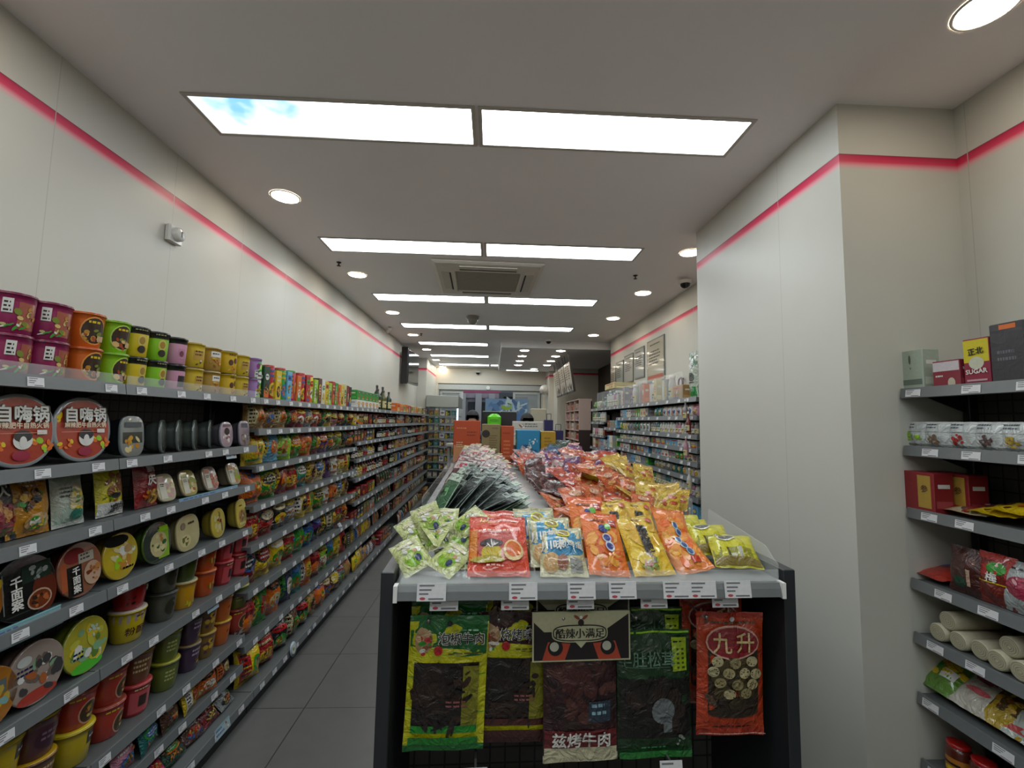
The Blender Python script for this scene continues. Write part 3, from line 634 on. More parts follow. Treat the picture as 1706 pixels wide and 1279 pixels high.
tub('tb1', 'meal_tub', 'meal tub', .12, .165, .08, 3.2, C('#20262a'), C('#8a8d88'), [('r', -.4, .4, .34, .6, C('#3c3c30')), ('n', 0, .28, .36, .2, [C('#d9a02c'), C('#c98a2c'), CR]), ('r', -.34, .34, .72, .84, C('#4c5458'))], seal=C('#70787c'))
tub('tb2', 'meal_tub', 'meal tub', .12, .15, .06, 2.4, C('#4a524e'), C('#6a7068'), [('n', 0, .45, .36, .3, [C('#6a6a60'), C('#3c4a44'), C('#8a7a70')])], seal=C('#6c7674'))
tub('tb3', 'meal_tub', 'meal tub', .115, .14, .06, 2.6, C('#54505a'), C('#b8a0a8'), [('n', 0, .35, .32, .2, [WH, C('#8c5060'), C('#c8a0a0')]), ('e', 0, .62, .2, .14, C('#44343c')), ('r', -.3, .3, .8, .9, C('#8a7480'))], seal=C('#8f8f98'))
tub('tb4', 'meal_tub', 'meal tub', .11, .145, .06, 3.6, C('#54505a'), C('#9a8890'), [('r', -.3, .3, .72, .9, C('#6c6c7a')), ('n', 0, .35, .34, .24, [WH, C('#a08a88'), C('#7a5c50')])], seal=C('#7f7f88'))
stockL('tb1', 1.840, ZN[1], 'small clear-topped meal tub right after the red pots', 'meal tubs on the second noodle shelf', tilt=-.08)
for i, u in enumerate((2.075, 2.182, 2.293, 2.415)): stockL('tb2', u, ZN[1], 'dark meal tub turned edge-on in the shadow, %s of the turned ones' % nth(i+1), 'meal tubs on the second noodle shelf', tilt=-.06, back=.07, drz=.42)
stockL('tb3', 2.470, ZN[1], 'pinkish oval meal tub second from the end of its shelf', 'meal tubs on the second noodle shelf', tilt=-.1)
stockL('tb4', 2.641, ZN[1], 'pinkish square meal tub at the end of its shelf', 'meal tubs on the second noodle shelf', tilt=-.1)
# ---- third shelf: tall bags and windowed boxes
bag('b1', 'noodle_bag', 'noodle bag', .16, .195, .06, C('#2a2c34'), [('e', .05, .32, .42, .3, C('#7a3040')), ('n', .05, .34, .36, .24, [C('#a84850'), C('#c98a4a'), C('#8c2c38'), C('#d9a060')], 20), ('r', -.45, .45, .08, .2, C('#5a5c2a')), ('t', '欢', .12, .8, .05, WH), ('t', '喜', -.22, .8, .05, WH)])
bag('b2', 'noodle_bag', 'noodle bag', .135, .19, .06, C('#c98a1c'), [('r', -.3, .35, .8, .92, C('#c9602c')), ('l', 2, -.2, .88, .5, .07, WH), ('n', -.1, .58, .34, .2, [C('#e0b030'), C('#7a4a1c'), GR, BK], 18), ('e', .08, .22, .34, .14, C('#c8a06a')), ('n', .08, .22, .3, .11, [YE, GR, WH, C('#a83c2c')], 14)])
bag('b3', 'noodle_bag', 'noodle bag', .12, .19, .055, C('#b8c0b2'), [('r', -.45, .45, .06, .34, C('#a8c4b4')), ('e', .12, .5, .24, .28, C('#c4b89a')), ('n', .14, .48, .22, .22, [YE, C('#b04a4a'), C('#6a8a3a'), CR], 16), ('e', .12, .2, .2, .1, C('#2c7a68')), ('l', 3, -.36, .68, .3, .07, BK)], crimp=C('#c9cdc6'))
bag('b4', 'noodle_bag', 'noodle bag', .12, .19, .055, C('#d9cc2a'), [('n', .12, .6, .34, .26, [C('#c98a3a'), C('#a8682a'), C('#e0b86a'), C('#8c5420')], 22), ('r', -.5, .5, .04, .27, C('#d9d9d6')), ('n', -.1, .36, .3, .06, [LG, C('#5a6a2a')], 8), ('t', '凉拌', .16, .15, .036, BK, .15, .03), ('e', 0, .4, .16, .06, C('#2c2c24'))], crimp=C('#d6d6cc'))
bag('b5', 'noodle_bag', 'noodle bag', .125, .2, .055, C('#8c1a20'), [('t', '重', .12, .84, .05, WH, 0, .03), ('t', '庆', .02, .56, .05, WH, 0, .03), ('e', -.05, .4, .16, .05, C('#6a1418')), ('n', .02, .2, .4, .13, FOOD, 18)])
for k, y, d in (('b1', 1.401, 'dark noodle bag with white lettering and red noodle picture'), ('b2', 1.515, 'orange noodle bag with bowl picture'), ('b3', 1.648, 'pale grey-green noodle bag'), ('b4', 1.818, 'yellow noodle bag with white foot'), ('b5', 1.996, 'dark red noodle bag with large white lettering')):
    stockL(k, y, ZN[2], d+' on the third noodle shelf', 'tall noodle bags', tilt=-.16, back=.03)
for q, c1, c2, u, d in (('w1', C('#c9c4a0'), [C('#c9a0a0'), CR], 2.102, 'first'), ('w2', C('#b8a860'), [C('#8c9a3c'), CR, C('#a05c3c')], 2.251, 'second'), ('w3', C('#b09a98'), [C('#c97a5c'), C('#b05c48')], 2.420, 'third'), ('w4', C('#b8b49c'), [C('#d08a3c'), C('#a8b43c')], 2.628, 'fourth')):
    tub(q, 'windowed_meal_box', 'meal box', .1, .13, .07, 3.4, C('#a89c80'), c1, [('n', .15, .42, .3, .3, c2, 20), ('r', -.36, -.02, .1, .9, C('#d6d4c4')), ('r', -.36, -.02, .7, .88, c2[0]), ('l', 2, -.3, .6, .24, .06, BK)], seal=C('#b4aa8c'))
    stockL(q, u, ZN[2], 'clear-windowed meal box with white strip label, %s of four on its shelf' % d, 'windowed meal boxes', tilt=-.35, back=.045, drz=-.1)
# ---- fourth and fifth shelves: round lids towards the aisle
def lidset(*a): return list(a)
SL = [C('#b8a888'), C('#8a6a50'), C('#c9b48a'), C('#5c6a3c')]
tub('d0', 'noodle_bowl', 'noodle bowl', .19, .19, .08, 2, C('#8c5a20'), C('#a86a28'), [('n', 0, .5, .4, .4, [C('#c98a3c'), C('#7a4a1c'), YE], 20)])
tub('d1', 'noodle_bowl', 'noodle bowl', .192, .2, .08, 2.05, C('#1c1f1e'), C('#20211f'), [('e', .3, .34, .2, .32, C('#6a3020')), ('r', -.05, .42, .55, .82, C('#2c3a30')), ('n', .24, .68, .17, .12, [C('#9aa09a'), C('#6a7470'), WH], 9), ('e', .2, .24, .2, .16, C('#c9a890')), ('e', .2, .24, .175, .135, C('#7a3a20')), ('n', .2, .24, .13, .1, [C('#b86a3c'), C('#8c4a28'), C('#3c2a20')], 12), ('r', -.36, -.345, .2, .8, C('#7c807c')), ('t', '千', -.17, .62, .036, WH, 0, .03), ('t', '面', -.17, .45, .036, WH, 0, .03), ('t', '案', -.17, .28, .036, WH, 0, .03)])
tub('d2', 'noodle_bowl', 'noodle bowl', .17, .19, .08, 2.05, C('#7a3a28'), C('#9a6248'), [('r', -.42, -.3, .2, .7, C('#b8603c')), ('r', -.3, .02, .06, .6, C('#2a2622')), ('e', -.12, .78, .22, .14, C('#8c3434')), ('r', -.04, .3, .6, .78, C('#b8b2a4')), ('l', 2, 0, .73, .26, .07, C('#5a4a44')), ('e', .25, .36, .2, .22, C('#c9a890')), ('n', .25, .36, .15, .16, [C('#a86a3c'), C('#c8884c'), C('#7a4020')], 14), ('t', '千', -.14, .5, .03, WH, 0, .03), ('t', '面', -.14, .34, .03, WH, 0, .03), ('t', '案', -.14, .18, .03, WH, 0, .03)])
tub('d3', 'noodle_bowl', 'noodle bowl', .165, .18, .08, 2, C('#b89a28'), C('#c9b030'), [('e', -.12, .84, .34, .12, C('#1c1c1a')), ('n', .05, .5, .34, .26, [CR, C('#c98a3c'), LG, C('#e0c88a'), WH], 20), ('e', .2, .62, .12, .09, C('#c09a6a')), ('l', 1, .02, .2, .36, .09, BK)])
tub('d4', 'noodle_bowl', 'noodle bowl', .165, .18, .07, 2, C('#5a7a28'), C('#3c443c'), [('r', .0, .38, .1, .8, C('#8fb83c')), ('e', .02, .45, .3, .3, C('#c9bc8a')), ('n', .02, .45, .22, .22, [CR, C('#b88a4c'), C('#3c6a3a')], 14), ('r', .04, .34, .74, .86, LG)])
tub('d5', 'noodle_bowl', 'noodle bowl', .16, .17, .06, 2.7, C('#bcae7c'), C('#c9bf8c'), [('e', -.14, .3, .22, .17, CR), ('n', -.14, .3, .16, .11, [C('#a85c3c'), C('#6a7a3c')], 12), ('l', 1, 0, .72, .3, .12, C('#5a4a2c')), ('e', -.22, .72, .1, .1, C('#a08a78'))])
tub('d6', 'noodle_bowl', 'noodle bowl', .12, .155, .06, 2.3, C('#b09c3c'), C('#ccb84c'), [('n', -.05, .5, .3, .3, [C('#d8c860'), C('#8c7a34'), CR, C('#8c3c2c')], 16), ('r', .18, .24, .2, .5, C('#6a6a70'))])
tub('d7', 'noodle_bowl', 'noodle bowl', .1, .165, .06, 3.2, C('#c9b44c'), C('#dcc65c'), [('l', 1, -.2, .76, .4, .1, BR), ('e', 0, .42, .3, .22, C('#b8945c')), ('n', 0, .4, .22, .17, [C('#a8744c'), C('#8c5a3c'), CR], 12), ('r', -.3, .3, .12, .2, C('#e0d88c'))])
for k, y, d, r_ in (('d0', 1.342, 'orange-brown noodle bowl at the very near end', 0), ('d1', 1.499, 'black noodle bowl with upright white lettering', -.12), ('d2', 1.685, 'brown and black noodle bowl with white lettering', -.14), ('d3', 1.852, 'round yellow noodle bowl with black top', 0), ('d4', 2.045, 'green and black round noodle bowl', -.05), ('d5', 2.242, 'cream rounded-square noodle bowl', -.15), ('d6', 2.471, 'small oval yellow noodle bowl', -.05), ('d7', 2.690, 'small upright yellow noodle bowl', -.12)):
    stockL(k, y, ZN[3], d+' on the fourth noodle shelf', 'noodle bowls shown lid-first', tilt=-.12, back=.028, roll=r_*.4)
tub('e0', 'noodle_bowl', 'noodle bowl', .18, .18, .08, 2, C('#9a6228'), C('#b8782c'), [('r', -.05, .3, .5, .72, C('#6a7474')), ('n', .0, .4, .35, .28, [C('#c9b04c'), C('#8ab8b4'), C('#a08a6a')], 18)])
tub('e1', 'noodle_bowl', 'noodle bowl', .185, .19, .08, 2, C('#a89088'), C('#ab9a90'), [('e', 0, .14, .34, .1, C('#b8483c')), ('n', .05, .42, .34, .26, [C('#7a6a60'), C('#8ab48c'), C('#b86a3c'), WH, C('#4c4a4c')], 24), ('e', -.22, .76, .12, .08, C('#d6dcd8')), ('l', 2, -.34, .62, .3, .07, NV)])
tub('e2', 'noodle_bowl', 'noodle bowl', .18, .19, .08, 2, C('#8a9a2c'), C('#b8b03c'), [('e', 0, .13, .34, .1, C('#5cc83c')), ('n', .02, .5, .36, .3, [C('#c9c84c'), C('#8ab88c'), WH, C('#e0c83c'), C('#6a8a3c')], 26), ('l', 2, -.3, .4, .26, .08, NV), ('n', .1, .7, .16, .1, [C('#c8dcc8')], 6)])
for k, y, d in (('e0', 1.411, 'orange noodle bowl at the near end'), ('e1', 1.556, 'pale noodle bowl with red lower rim'), ('e2', 1.730, 'yellow-green noodle bowl with green rim')):
    stockL(k, y, ZN[4], d+' of the fifth noodle shelf', 'noodle bowls shown lid-first', tilt=-.1, back=.026)
def cupdef(key, col, lid, layers=None, rt=.056, h=.122, band=None, name='noodle_cup'): cup(key, name, 'noodle cup', rt, rt*.8, h, col, lid, layers, band)
cupdef('f1', C('#a01c1c'), C('#c8b898'), [('r', -.5, .5, .74, .86, YE), ('n', -.1, .35, .14, .16, [BK, C('#5a1010')], 6), ('t', '福', .28, .62, .03, CR)], .063)
cupdef('f2', C('#cdb61c'), C('#d9cdc0'), [('r', -.5, .5, .66, .92, C('#a8989c')), ('l', 1, .0, .8, .2, .1, C('#5a2c3c')), ('t', '粉', -.1, .36, .034, C('#4a1414')), ('t', '面', .12, .36, .034, C('#4a1414')), ('t', '菜', .32, .36, .034, C('#4a1414'))], .063)
cupdef('f3', C('#55564a'), C('#33342e'), [('e', 0, .5, .2, .3, C('#3c3a30')), ('n', .1, .6, .12, .12, [BK, C('#6a6a54')], 6)], .058)
cupdef('f4', C('#4c5a20'), C('#c9c8a8'), [('r', .0, .3, .3, .8, C('#8c8c70')), ('l', 2, .02, .7, .22, .16, WH)])
cupdef('f5', C('#d9a01c'), C('#c9c8a8'), [('r', .05, .35, .4, .8, C('#a03c2c')), ('n', -.1, .2, .3, .12, [LG, YE], 8)])
cupdef('f6', C('#c8561c'), C('#d8702c'), [('n', .1, .4, .3, .2, [C('#8c5a28'), C('#6a7a2c'), C('#e0a04c')], 10)])
cupdef('f7', C('#b0282c'), C('#c9484c'), [('r', -.3, .3, .1, .8, C('#c9545c')), ('r', -.08, .14, .3, .66, C('#3c2c28')), ('l', 1, -.2, .86, .4, .1, CR)])
cupdef('f8', C('#5c2c3c'), C('#d9c22c'), [('e', 0, .5, .3, .3, C('#482838')), ('l', 2, -.2, .6, .4, .14, C('#8c7080'))], .062)
cupdef('f9', C('#cdb41c'), C('#e0cc2c'), [('r', .1, .36, .5, .86, C('#2a2c28')), ('l', 1, .14, .66, .18, .12, WH)], .064)
cupdef('g1', C('#b83c2c'), C('#a04a38'), [('e', .1, .4, .22, .34, C('#d9a08a')), ('e', .1, .4, .19, .3, C('#4c3c20')), ('n', .1, .4, .14, .2, RAM, 8), ('l', 1, -.3, .84, .3, .1, YE)], .062)
cupdef('g2', C('#7a4a30'), C('#c9a01c'), [('l', 3, -.26, .72, .44, .16, CR)], .056)
cupdef('g3', C('#6c7a2c'), C('#b8b43c'), [('l', 3, -.26, .66, .3, .14, C('#c9c88c')), ('e', .2, .6, .12, .2, C('#4c5a24'))], .058)
cupdef('g4', C('#4c3450'), C('#8c7a4c'), [('l', 2, -.26, .76, .44, .16, C('#b8a8c0')), ('n', .05, .3, .2, .14, [C('#c9a030'), C('#8c6a28')], 6)], .054)
cupdef('g5', C('#8c6a2c'), C('#b8983c'), [('n', .0, .5, .3, .3, [C('#5c3c50'), C('#d8b03c')], 8)], .054)
cupdef('g6', C('#d06a28'), C('#cdb42c'), [('n', .1, .5, .2, .2, [C('#4c6a24'), C('#8c3c1c')], 6)], .055)
STK = [(4, 1.976, 'f2', 'f1', 'yellow and maroon lettered', 'red scalloped'), (4, 2.163, 'f3', 'f3', 'dull grey', 'dull grey'), (4, 2.297, 'f5', 'f4', 'yellow', 'dark green'), (4, 2.449, 'f6', 'f6', 'orange', 'orange'), (4, 2.605, 'f7', 'f7', 'red', 'red'), (4, 2.753, 'f7', 'f7', 'red window-print', 'red window-print'),
 (5, 1.504, 'f9', 'f9', 'yellow', 'yellow'), (5, 1.622, 'g2', 'f8', 'brown', 'purple yellow-rimmed'), (5, 1.764, 'f9', 'g1', 'yellow wide-rimmed', 'red-brown'), (5, 1.902, 'g1', 'g1', 'red oval-print', 'red oval-print'), (5, 2.041, 'f7', 'g2', 'red', 'brown'), (5, 2.214, 'g3', 'g3', 'olive green', 'olive green'),
 (5, 2.366, 'g4', 'g4', 'purple', 'purple'), (5, 2.487, 'g5', 'g5', 'golden brown', 'golden brown'), (5, 2.624, 'g6', 'g6', 'orange', 'orange'), (5, 2.788, 'g1', 'g3', 'red', 'green')]
for i, (s, y, a, b, da, db) in enumerate(STK):
    for q, (k, d) in enumerate(((a, da), (b, db))):
        stockL(k, y, ZN[s]+q*.1275, '%s noodle cup, %s one, %s pair on %s noodle shelf' % (d, ('lower', 'upper')[q], nth(i+1 if s == 4 else i-5), nth(s+1)), 'noodle cups stacked in pairs on the lower shelves', back=.022, drz=-.15+.12*((i*7) % 5-2))
# ---- generic stock
ROOTC = dict(CNAME); ROOTC['tan'] = C('#b08a52'); ROOTC['olive'] = C('#6a6a2c')
def gbag(c, w, h, d=.06, film=None, v=0, name='crisps_bag', cat='crisps bag'):
    k = 'gb%s%.3f%.3f%.3f%d%s' % (c, w, h, d, v, name)
    if k not in PROTO: bag(k, name, cat, w, h, d, ROOTC[c], None, v, film)
    return k
def gcar(c, w, h, d, v=0, name='carton', cat='carton'):
    k = 'gc%s%.3f%.3f%.3f%d%s' % (c, w, h, d, v, name)
    if k not in PROTO: carton(k, name, cat, w, h, d, ROOTC[c])
    return k
def gcan(c, r, h, cap, v=0, name='crisps_tube', cat='crisps tube'):
    k = 'gt%s%.3f%.3f%s%d%s' % (c, r, h, cap, v, name)
    if k not in PROTO: can(k, name, cat, r, h, ROOTC[c], ROOTC[cap])
    return k
def gbot(c, r, h, cap, lab, name='drink_bottle', cat='bottle', neck=.35, wide=False):
    k = 'gl%s%.3f%.3f%s%s%s' % (c, r, h, cap, lab, name)
    if k not in PROTO: bottle(k, name, cat, r, h, tuple(x*.7 for x in ROOTC[c]), ROOTC[cap], ROOTC[lab], None, neck, wide)
    return k
rng = random.Random(5)
# sixth to eighth noodle shelves: little packs
for s, cs, d_ in ((6, 'brown lime pink teal brown yellow orange brown'.split(), .1), (7, 'crimson bottle crimson magenta dark-green brown crimson grey'.split(), .085)):
    y = 1.62
    for i, c in enumerate(cs):
        stockL(gbag(c, .125, d_+.015, .05, FILM2, i % 2, 'snack_bag', 'snack bag'), y+.06, ZN[s], '%s small snack bag slumped on the %s noodle shelf, %s from its near end' % (c, 'seventh' if s == 6 else 'bottom', nth(i+1)), 'small snack bags on the lowest noodle shelves', tilt=-.25 if s == 6 else -.8, back=-.012 if s == 6 else -.05, drz=rng.uniform(-.25, .25)); y += .128
SN = {1: (('tan tan tan crimson red grey red bottle yellow pink black bottle black').split(), .148, .155), 2: ('yellow sky lime green orange crimson purple dark-green olive black black'.split(), .178, .19),
 3: ('orange green crimson red teal tan cream purple white cream yellow'.split(), .172, .2), 4: ('red red black grey yellow yellow green white orange cream tan'.split(), .172, .2),
 5: ('crimson yellow yellow red green blue purple black dark-green red orange'.split(), .172, .225), 6: ('crimson green orange navy teal orange crimson lime teal yellow red'.split(), .172, .25), 7: ('yellow red black brown black tan orange crimson brown grey tan'.split(), .172, .2)}
for s, (cs, st, h) in SN.items():
    y = 2.74+st*.5
    for i, c in enumerate(cs):
        if y > 4.66: break
        stockL(gbag(c, st*1.04, h+.012, .115, FILM2 if i % 2 else None, (i*3+s) % 2), y, ZS[s], '%s crisps bag on the %s crisps shelf, %s from its near end' % (c, nth(s+1), nth(i+1)), 'crisps bags on the %s crisps shelf' % nth(s+1), tilt=-rng.uniform(.04, .14), back=.008 if s < 7 else -.05, drz=rng.uniform(-.38, -.12), roll=rng.uniform(-.05, .05)); y += st
TT = 'lime dark-green red yellow green sky magenta orange red red yellow lime brown white yellow lime red green orange yellow cream crimson black'.split()
for i, c in enumerate(TT):
    k = gcan(c, .036, .225, 'red' if i % 3 else 'green') if i % 2 == 0 and i < 12 else gcar(c, .07, .215-.006*(i % 4), .05, 0, 'biscuit_box', 'biscuit box')
    stockL(k, 2.775+i*.0785, ZS[0], '%s %s on top of the crisps bays, %s from the noodle cups' % (c, 'crisps tube' if 'gt' in k[:2] else 'upright biscuit box', nth(i+1)), 'tubes and boxes on top of the crisps bays', back=.02)
# milk cartons two layers
for i in range(6):
    stockL(gcar('white', .14, .085, .1, 0, 'milk_carton_pack', 'milk pack'), 4.76+i*.148, ZF[0], 'white milk pack in the lower layer, %s from its near end' % nth(i+1), 'milk packs on top of the bay', back=.01)
    stockL(gcar('green', .14, .1, .1, 0, 'milk_carton_pack', 'milk pack'), 4.76+i*.148, ZF[0]+.087, 'green milk pack in the upper layer, %s from its near end' % nth(i+1), 'milk packs on top of the bay', back=.01)
for i, (c, cp) in enumerate((('bottle', 'black'), ('black', 'black'), ('olive', 'black'), ('black', 'black'), ('bottle', 'black'))):
    stockL(gbot(c, .042, .33 if i in (1, 3) else .27, cp, 'white' if i % 2 else 'cream', 'wine_bottle'), 5.74+i*.15, ZF[0], '%s wine bottle on top of the bay, %s from the milk packs' % ({'bottle': 'dark green glass', 'olive': 'olive glass', 'black': 'black glass'}.get(c, c), nth(i+1)), 'wine bottles', back=.03+.05*(i % 2))
for i in range(13):
    c = 'orange orange tan orange red tan cream orange tan cream brown tan purple'.split()[i]
    stockL(gcar(c, .2, .13-.01*(i % 3), .16, 0, 'food_carton'), 6.8+i*.232, ZF[0], '%s food carton past the wine bottles, %s in that top row' % (c, nth(i+1)), 'food cartons on the far top shelves', back=.02)
FARB = [(4.7, 5.66, 'milk-pack'), (5.7, 6.66, 'wine-bottle'), (6.7, 7.68, 'orange-carton'), (7.72, 8.73, 'television'), (8.77, 9.78, 'last')]
PAL = {0: 'yellow tan brown crimson black olive grey'.split(), 1: 'black crimson brown black bottle black grey'.split(), 2: 'tan brown grey black crimson tan brown'.split(), 3: 'grey tan black brown olive grey crimson'.split(), 4: 'brown tan black crimson grey bottle olive'.split()}
for b, (y0, y1, bn) in enumerate(FARB):
    for s in range(1, 9):
        gap = ZF[s-1]-ZF[s]-.05; kind = (b*3+s*2+1) % 4
        if b == 1: kind = 2 if s < 5 else 0
        if b == 0 and s in (3, 4): kind = 2
        if s > 5: kind = 0 if (b+s) % 3 else 1
        pal = PAL[b]; step = {0: .125, 1: .115, 2: .095, 3: .085}[kind] if b < 3 else .165
        n = int((y1-y0)/step); y = y0+step*.5
        for i in range(n):
            c = pal[(i//2+s*2+hash_(bn)) % len(pal)] if b != 3 else pal[(i+s) % len(pal)]
            if rng.random() < .1: y += step; continue
            hh = round(min(gap, {0: .17, 1: .13, 2: .25, 3: .12}[kind])*rng.choice((1, 1, .85)), 3); w_ = step*.93
            if kind == 0: k = gbag(c, w_, hh, .05, None, 0, 'food_bag', 'food bag'); nm = 'food bag'
            elif kind == 1: k = gcar(c, w_, hh, .1, 0, 'food_box', 'food box'); nm = 'food box'
            elif kind == 2: k = gbot(c, min(.034, w_*.45), hh, ('red', 'black', 'white')[i % 3], ('white', 'cream', 'red')[(i//2) % 3], 'sauce_bottle'); nm = 'sauce bottle'
            else: k = gcan(c, w_*.47, hh, ('grey', 'red')[s % 2], 0, 'food_tin', 'food tin'); nm = 'food tin'
            stockL(k, y, ZF[s], '%s %s, %s along the %s shelf of the %s bay' % (c, nm, nth(i+1), nth(s+1), bn), 'goods on the %s bay' % bn, tilt=-.12 if kind == 0 else 0, back=.025 if s < 8 else -.05, drz=rng.uniform(-.06, .06)); y += step
# ---------------------------------------------------------------- short side shelf (column side, near)
ZR = [1.843, 1.611, 1.365, 1.09, .885, .66, .417, .13]
bay('R', .72, 1.745, ZR, .316, 'short side shelf standing against the column face', seed=21, tags=6, xw=XR, tagw=.062)
bay('R', -.32, .70, ZR, .316, 'side shelf bay running on past the picture edge', seed=22, tags=0, xw=XR)
G8 = C('#9fb0a2')
carton('r1', 'gift_box', 'box', .1, .16, .07, C('#aebbaa'), [('e', -.05, .78, .05, .12, C('#4c5a3c')), ('r', -.38, .46, .12, .26, C('#6c7a6c')), ('e', -.02, .55, .03, .03, C('#6c7a6c'))])
carton('r2', 'gift_box', 'box', .1, .1, .06, C('#8c2c3a'), [('r', -.5, .5, .62, .98, C('#d6ccd0')), ('e', .2, .15, .14, .2, C('#c9c0a8')), ('l', 1, -.4, .4, .3, .14, WH)])
carton('r3', 'sugar_box', 'sugar box', .085, .165, .06, C('#93203e'), [('r', -.5, .5, .5, 1, C('#d8c81c')), ('e', 0, .48, .3, .14, C('#cfcfb8')), ('t', '正北', .0, .74, .026, BK, .1, .03), ('t', 'SUGAR', 0, .3, .022, WH, .04, .03), ('r', -.4, .4, .08, .12, C('#c9a0a8'))])
carton('r4', 'tea_tin', 'tea tin', .1, .2, .09, C('#34343c'), [('r', -.2, .3, .92, 1, OR), ('l', 2, -.3, .5, .6, .12, C('#6a6a74'))], mat=PLAST)
for k, y, d in (('r1', 1.716, 'pale green upright gift box'), ('r2', 1.579, 'white and maroon low box'), ('r3', 1.474, 'yellow and magenta sugar box'), ('r4', 1.377, 'tall black tea tin with orange top')):
    stockR(k, y, ZR[0], d+' on top of the short side shelf', 'boxes on top of the short side shelf', back=.02)
for i, (u, cc, nn) in enumerate(((1.732, LG, 'bright green leaf'), (1.642, C('#8c6a50'), 'brown and white'), (1.550, RD, 'red round'), (1.459, C('#6a5050'), 'white with small red seal'), (1.379, C('#c9a83c'), 'yellow fruit'))):
    bag('rp%d' % i, 'dried_food_pouch', 'pouch', .098, .1, .03, C('#c4cac8'), [('l', 2, -.4, .86, .5, .12, C('#4a4e5a')), ('r', -.48, .48, .58, .6, C('#8a9094')), ('n', -.05, .3, .2 if i else .4, .2, [cc, tuple(x*.8 for x in cc)], 16), ('r', -.48, .48, .04, .12, C('#8c9490'))], crimp=C('#d0d4d2'))
    stockR('rp%d' % i, u, ZR[1], 'white resealable pouch with %s print on the second side shelf' % nn, 'white pouches on the second side shelf', tilt=-.1, back=.015)
carton('rc', 'gift_box', 'box', .16, .15, .08, C('#8f1f26'), [('r', .1, .44, .1, .95, C('#b8953c')), ('l', 1, -.4, .3, .1, .1, WH), ('t', '参', .27, .6, .03, BR)])
stockR('rc', 1.713, ZR[2], 'red and gold upright gift box at the column end', 'red gift boxes', back=.0)
stockR('rc', 1.670, ZR[2], 'red and gold gift box set back in the shadow', 'red gift boxes', back=.09)
bag('rf1', 'food_bag', 'food bag', .17, .2, .025, C('#a8241c'), [('n', 0, .5, .4, .4, [RD, C('#c9603c'), WH], 14)])
bag('rf2', 'food_bag', 'food bag', .15, .2, .025, C('#c9bf9a'), [('e', 0, .5, .4, .4, C('#5a2c50')), ('n', 0, .4, .3, .3, [C('#8c2c2c'), WH], 9)])
bag('rf3', 'food_bag', 'food bag', .15, .2, .03, C('#d9b81c'), [('n', 0, .4, .35, .3, [C('#8c3420'), C('#c9602c'), BR], 12)])
for k, u, z, d in (('rf1', 1.692, 0, 'red flat food bag lying beside the gift box'), ('rf2', 1.562, .0, 'cream and purple flat bag lying on the third side shelf'), ('rf3', 1.476, .012, 'yellow flat bag lying on the third side shelf'), ('rf3', 1.416, .03, 'yellow flat bag nearest the camera, lying on the third side shelf')):
    o = put(k, (1.70+.01, u, ZR[2]+.02+z), -pi/2, d, 'flat bags lying on the third side shelf', tilt=-1.45)
bag('rg1', 'food_bag', 'food bag', .16, .2, .03, C('#c03828'), [('r', -.5, .5, .5, .72, C('#2c3488')), ('r', -.5, .5, .72, 1, C('#c9c4cc')), ('l', 2, -.3, .9, .6, .09, RD)])
put('rg1', (1.71, 1.729, ZR[3]+.02), -pi/2, 'red and blue flat bag lying at the column end of the fourth side shelf', 'bags on the fourth side shelf', tilt=-1.42)
bag('rg2', 'food_bag', 'food bag', .13, .165, .05, C('#4a2420'), [('e', -.1, .25, .16, .12, C('#1c4a34')), ('r', .1, .2, .2, .55, C('#c9a890')), ('n', 0, .7, .3, .16, [C('#5c302a'), C('#6a3c34')], 8)])
bag('rg3', 'food_bag', 'food bag', .12, .17, .05, C('#7a2c24'), [('r', -.5, .5, .55, 1, C('#b8302a')), ('e', .1, .72, .24, .12, GR), ('t', '梅', 0, .53, .034, WH, 0, .03), ('r', -.5, .5, .42, .44, YE)])
bag('rg4', 'food_bag', 'food bag', .12, .165, .05, C('#b0b8b8'), [('e', .1, .5, .4, .22, C('#a8304c')), ('n', .1, .5, .3, .16, [C('#d9a0a8'), C('#a8304c')], 8), ('l', 1, -.2, .84, .5, .08, BK)])
for k, u, d in (('rg2', 1.574, 'dark brown upright bag'), ('rg3', 1.482, 'red and brown upright bag with white lettering'), ('rg4', 1.409, 'white and pink upright bag')):
    stockR(k, u, ZR[3], d+' on the fourth side shelf', 'bags on the fourth side shelf', tilt=-.1, back=.015)
def roll_proto():
    m = MB(); r = .032
    m.lathe([(r*.9, 0), (r, .004), (r, .19), (r*.9, .194)], 26, C('#c9c3a8'), cap=True)
    for k in range(4): m.lathe([(r*(.85-.2*k), -.0005-.0003*k), (r*(.78-.2*k), -.0008-.0003*k)], 24, C('#a8a284'), cap=False)
    o = m.build('noodle_roll', None, (PAPER,)); proto('roll', o, 'noodle roll')
roll_proto()
for i, (dy, dz) in enumerate(((0, 0), (1, 0), (2, 0), (3, 0), (.5, .87), (3.4, .87), (4, 0))):
    o = put('roll', (1.70+.008*(i % 3), 1.672-dy*.066, ZR[4]+.034+dz*.064), 0, 'pale paper-wrapped noodle roll, %s %s from the column' % ({0: 'bottom row,', 1: 'upper row,'}[int(dz > 0)], nth(int(dy)+1)), 'paper noodle rolls stacked on their side'); o.rotation_euler = (0, pi/2, 0)
bottle('rj', 'sauce_jar', 'jar', .032, .11, C('#241a1a'), C('#2c2020'), C('#c9c4c0'), None, .2, True)
stockR('rj', 1.335, ZR[4], 'dark jar with white label after the noodle rolls', 'jars')
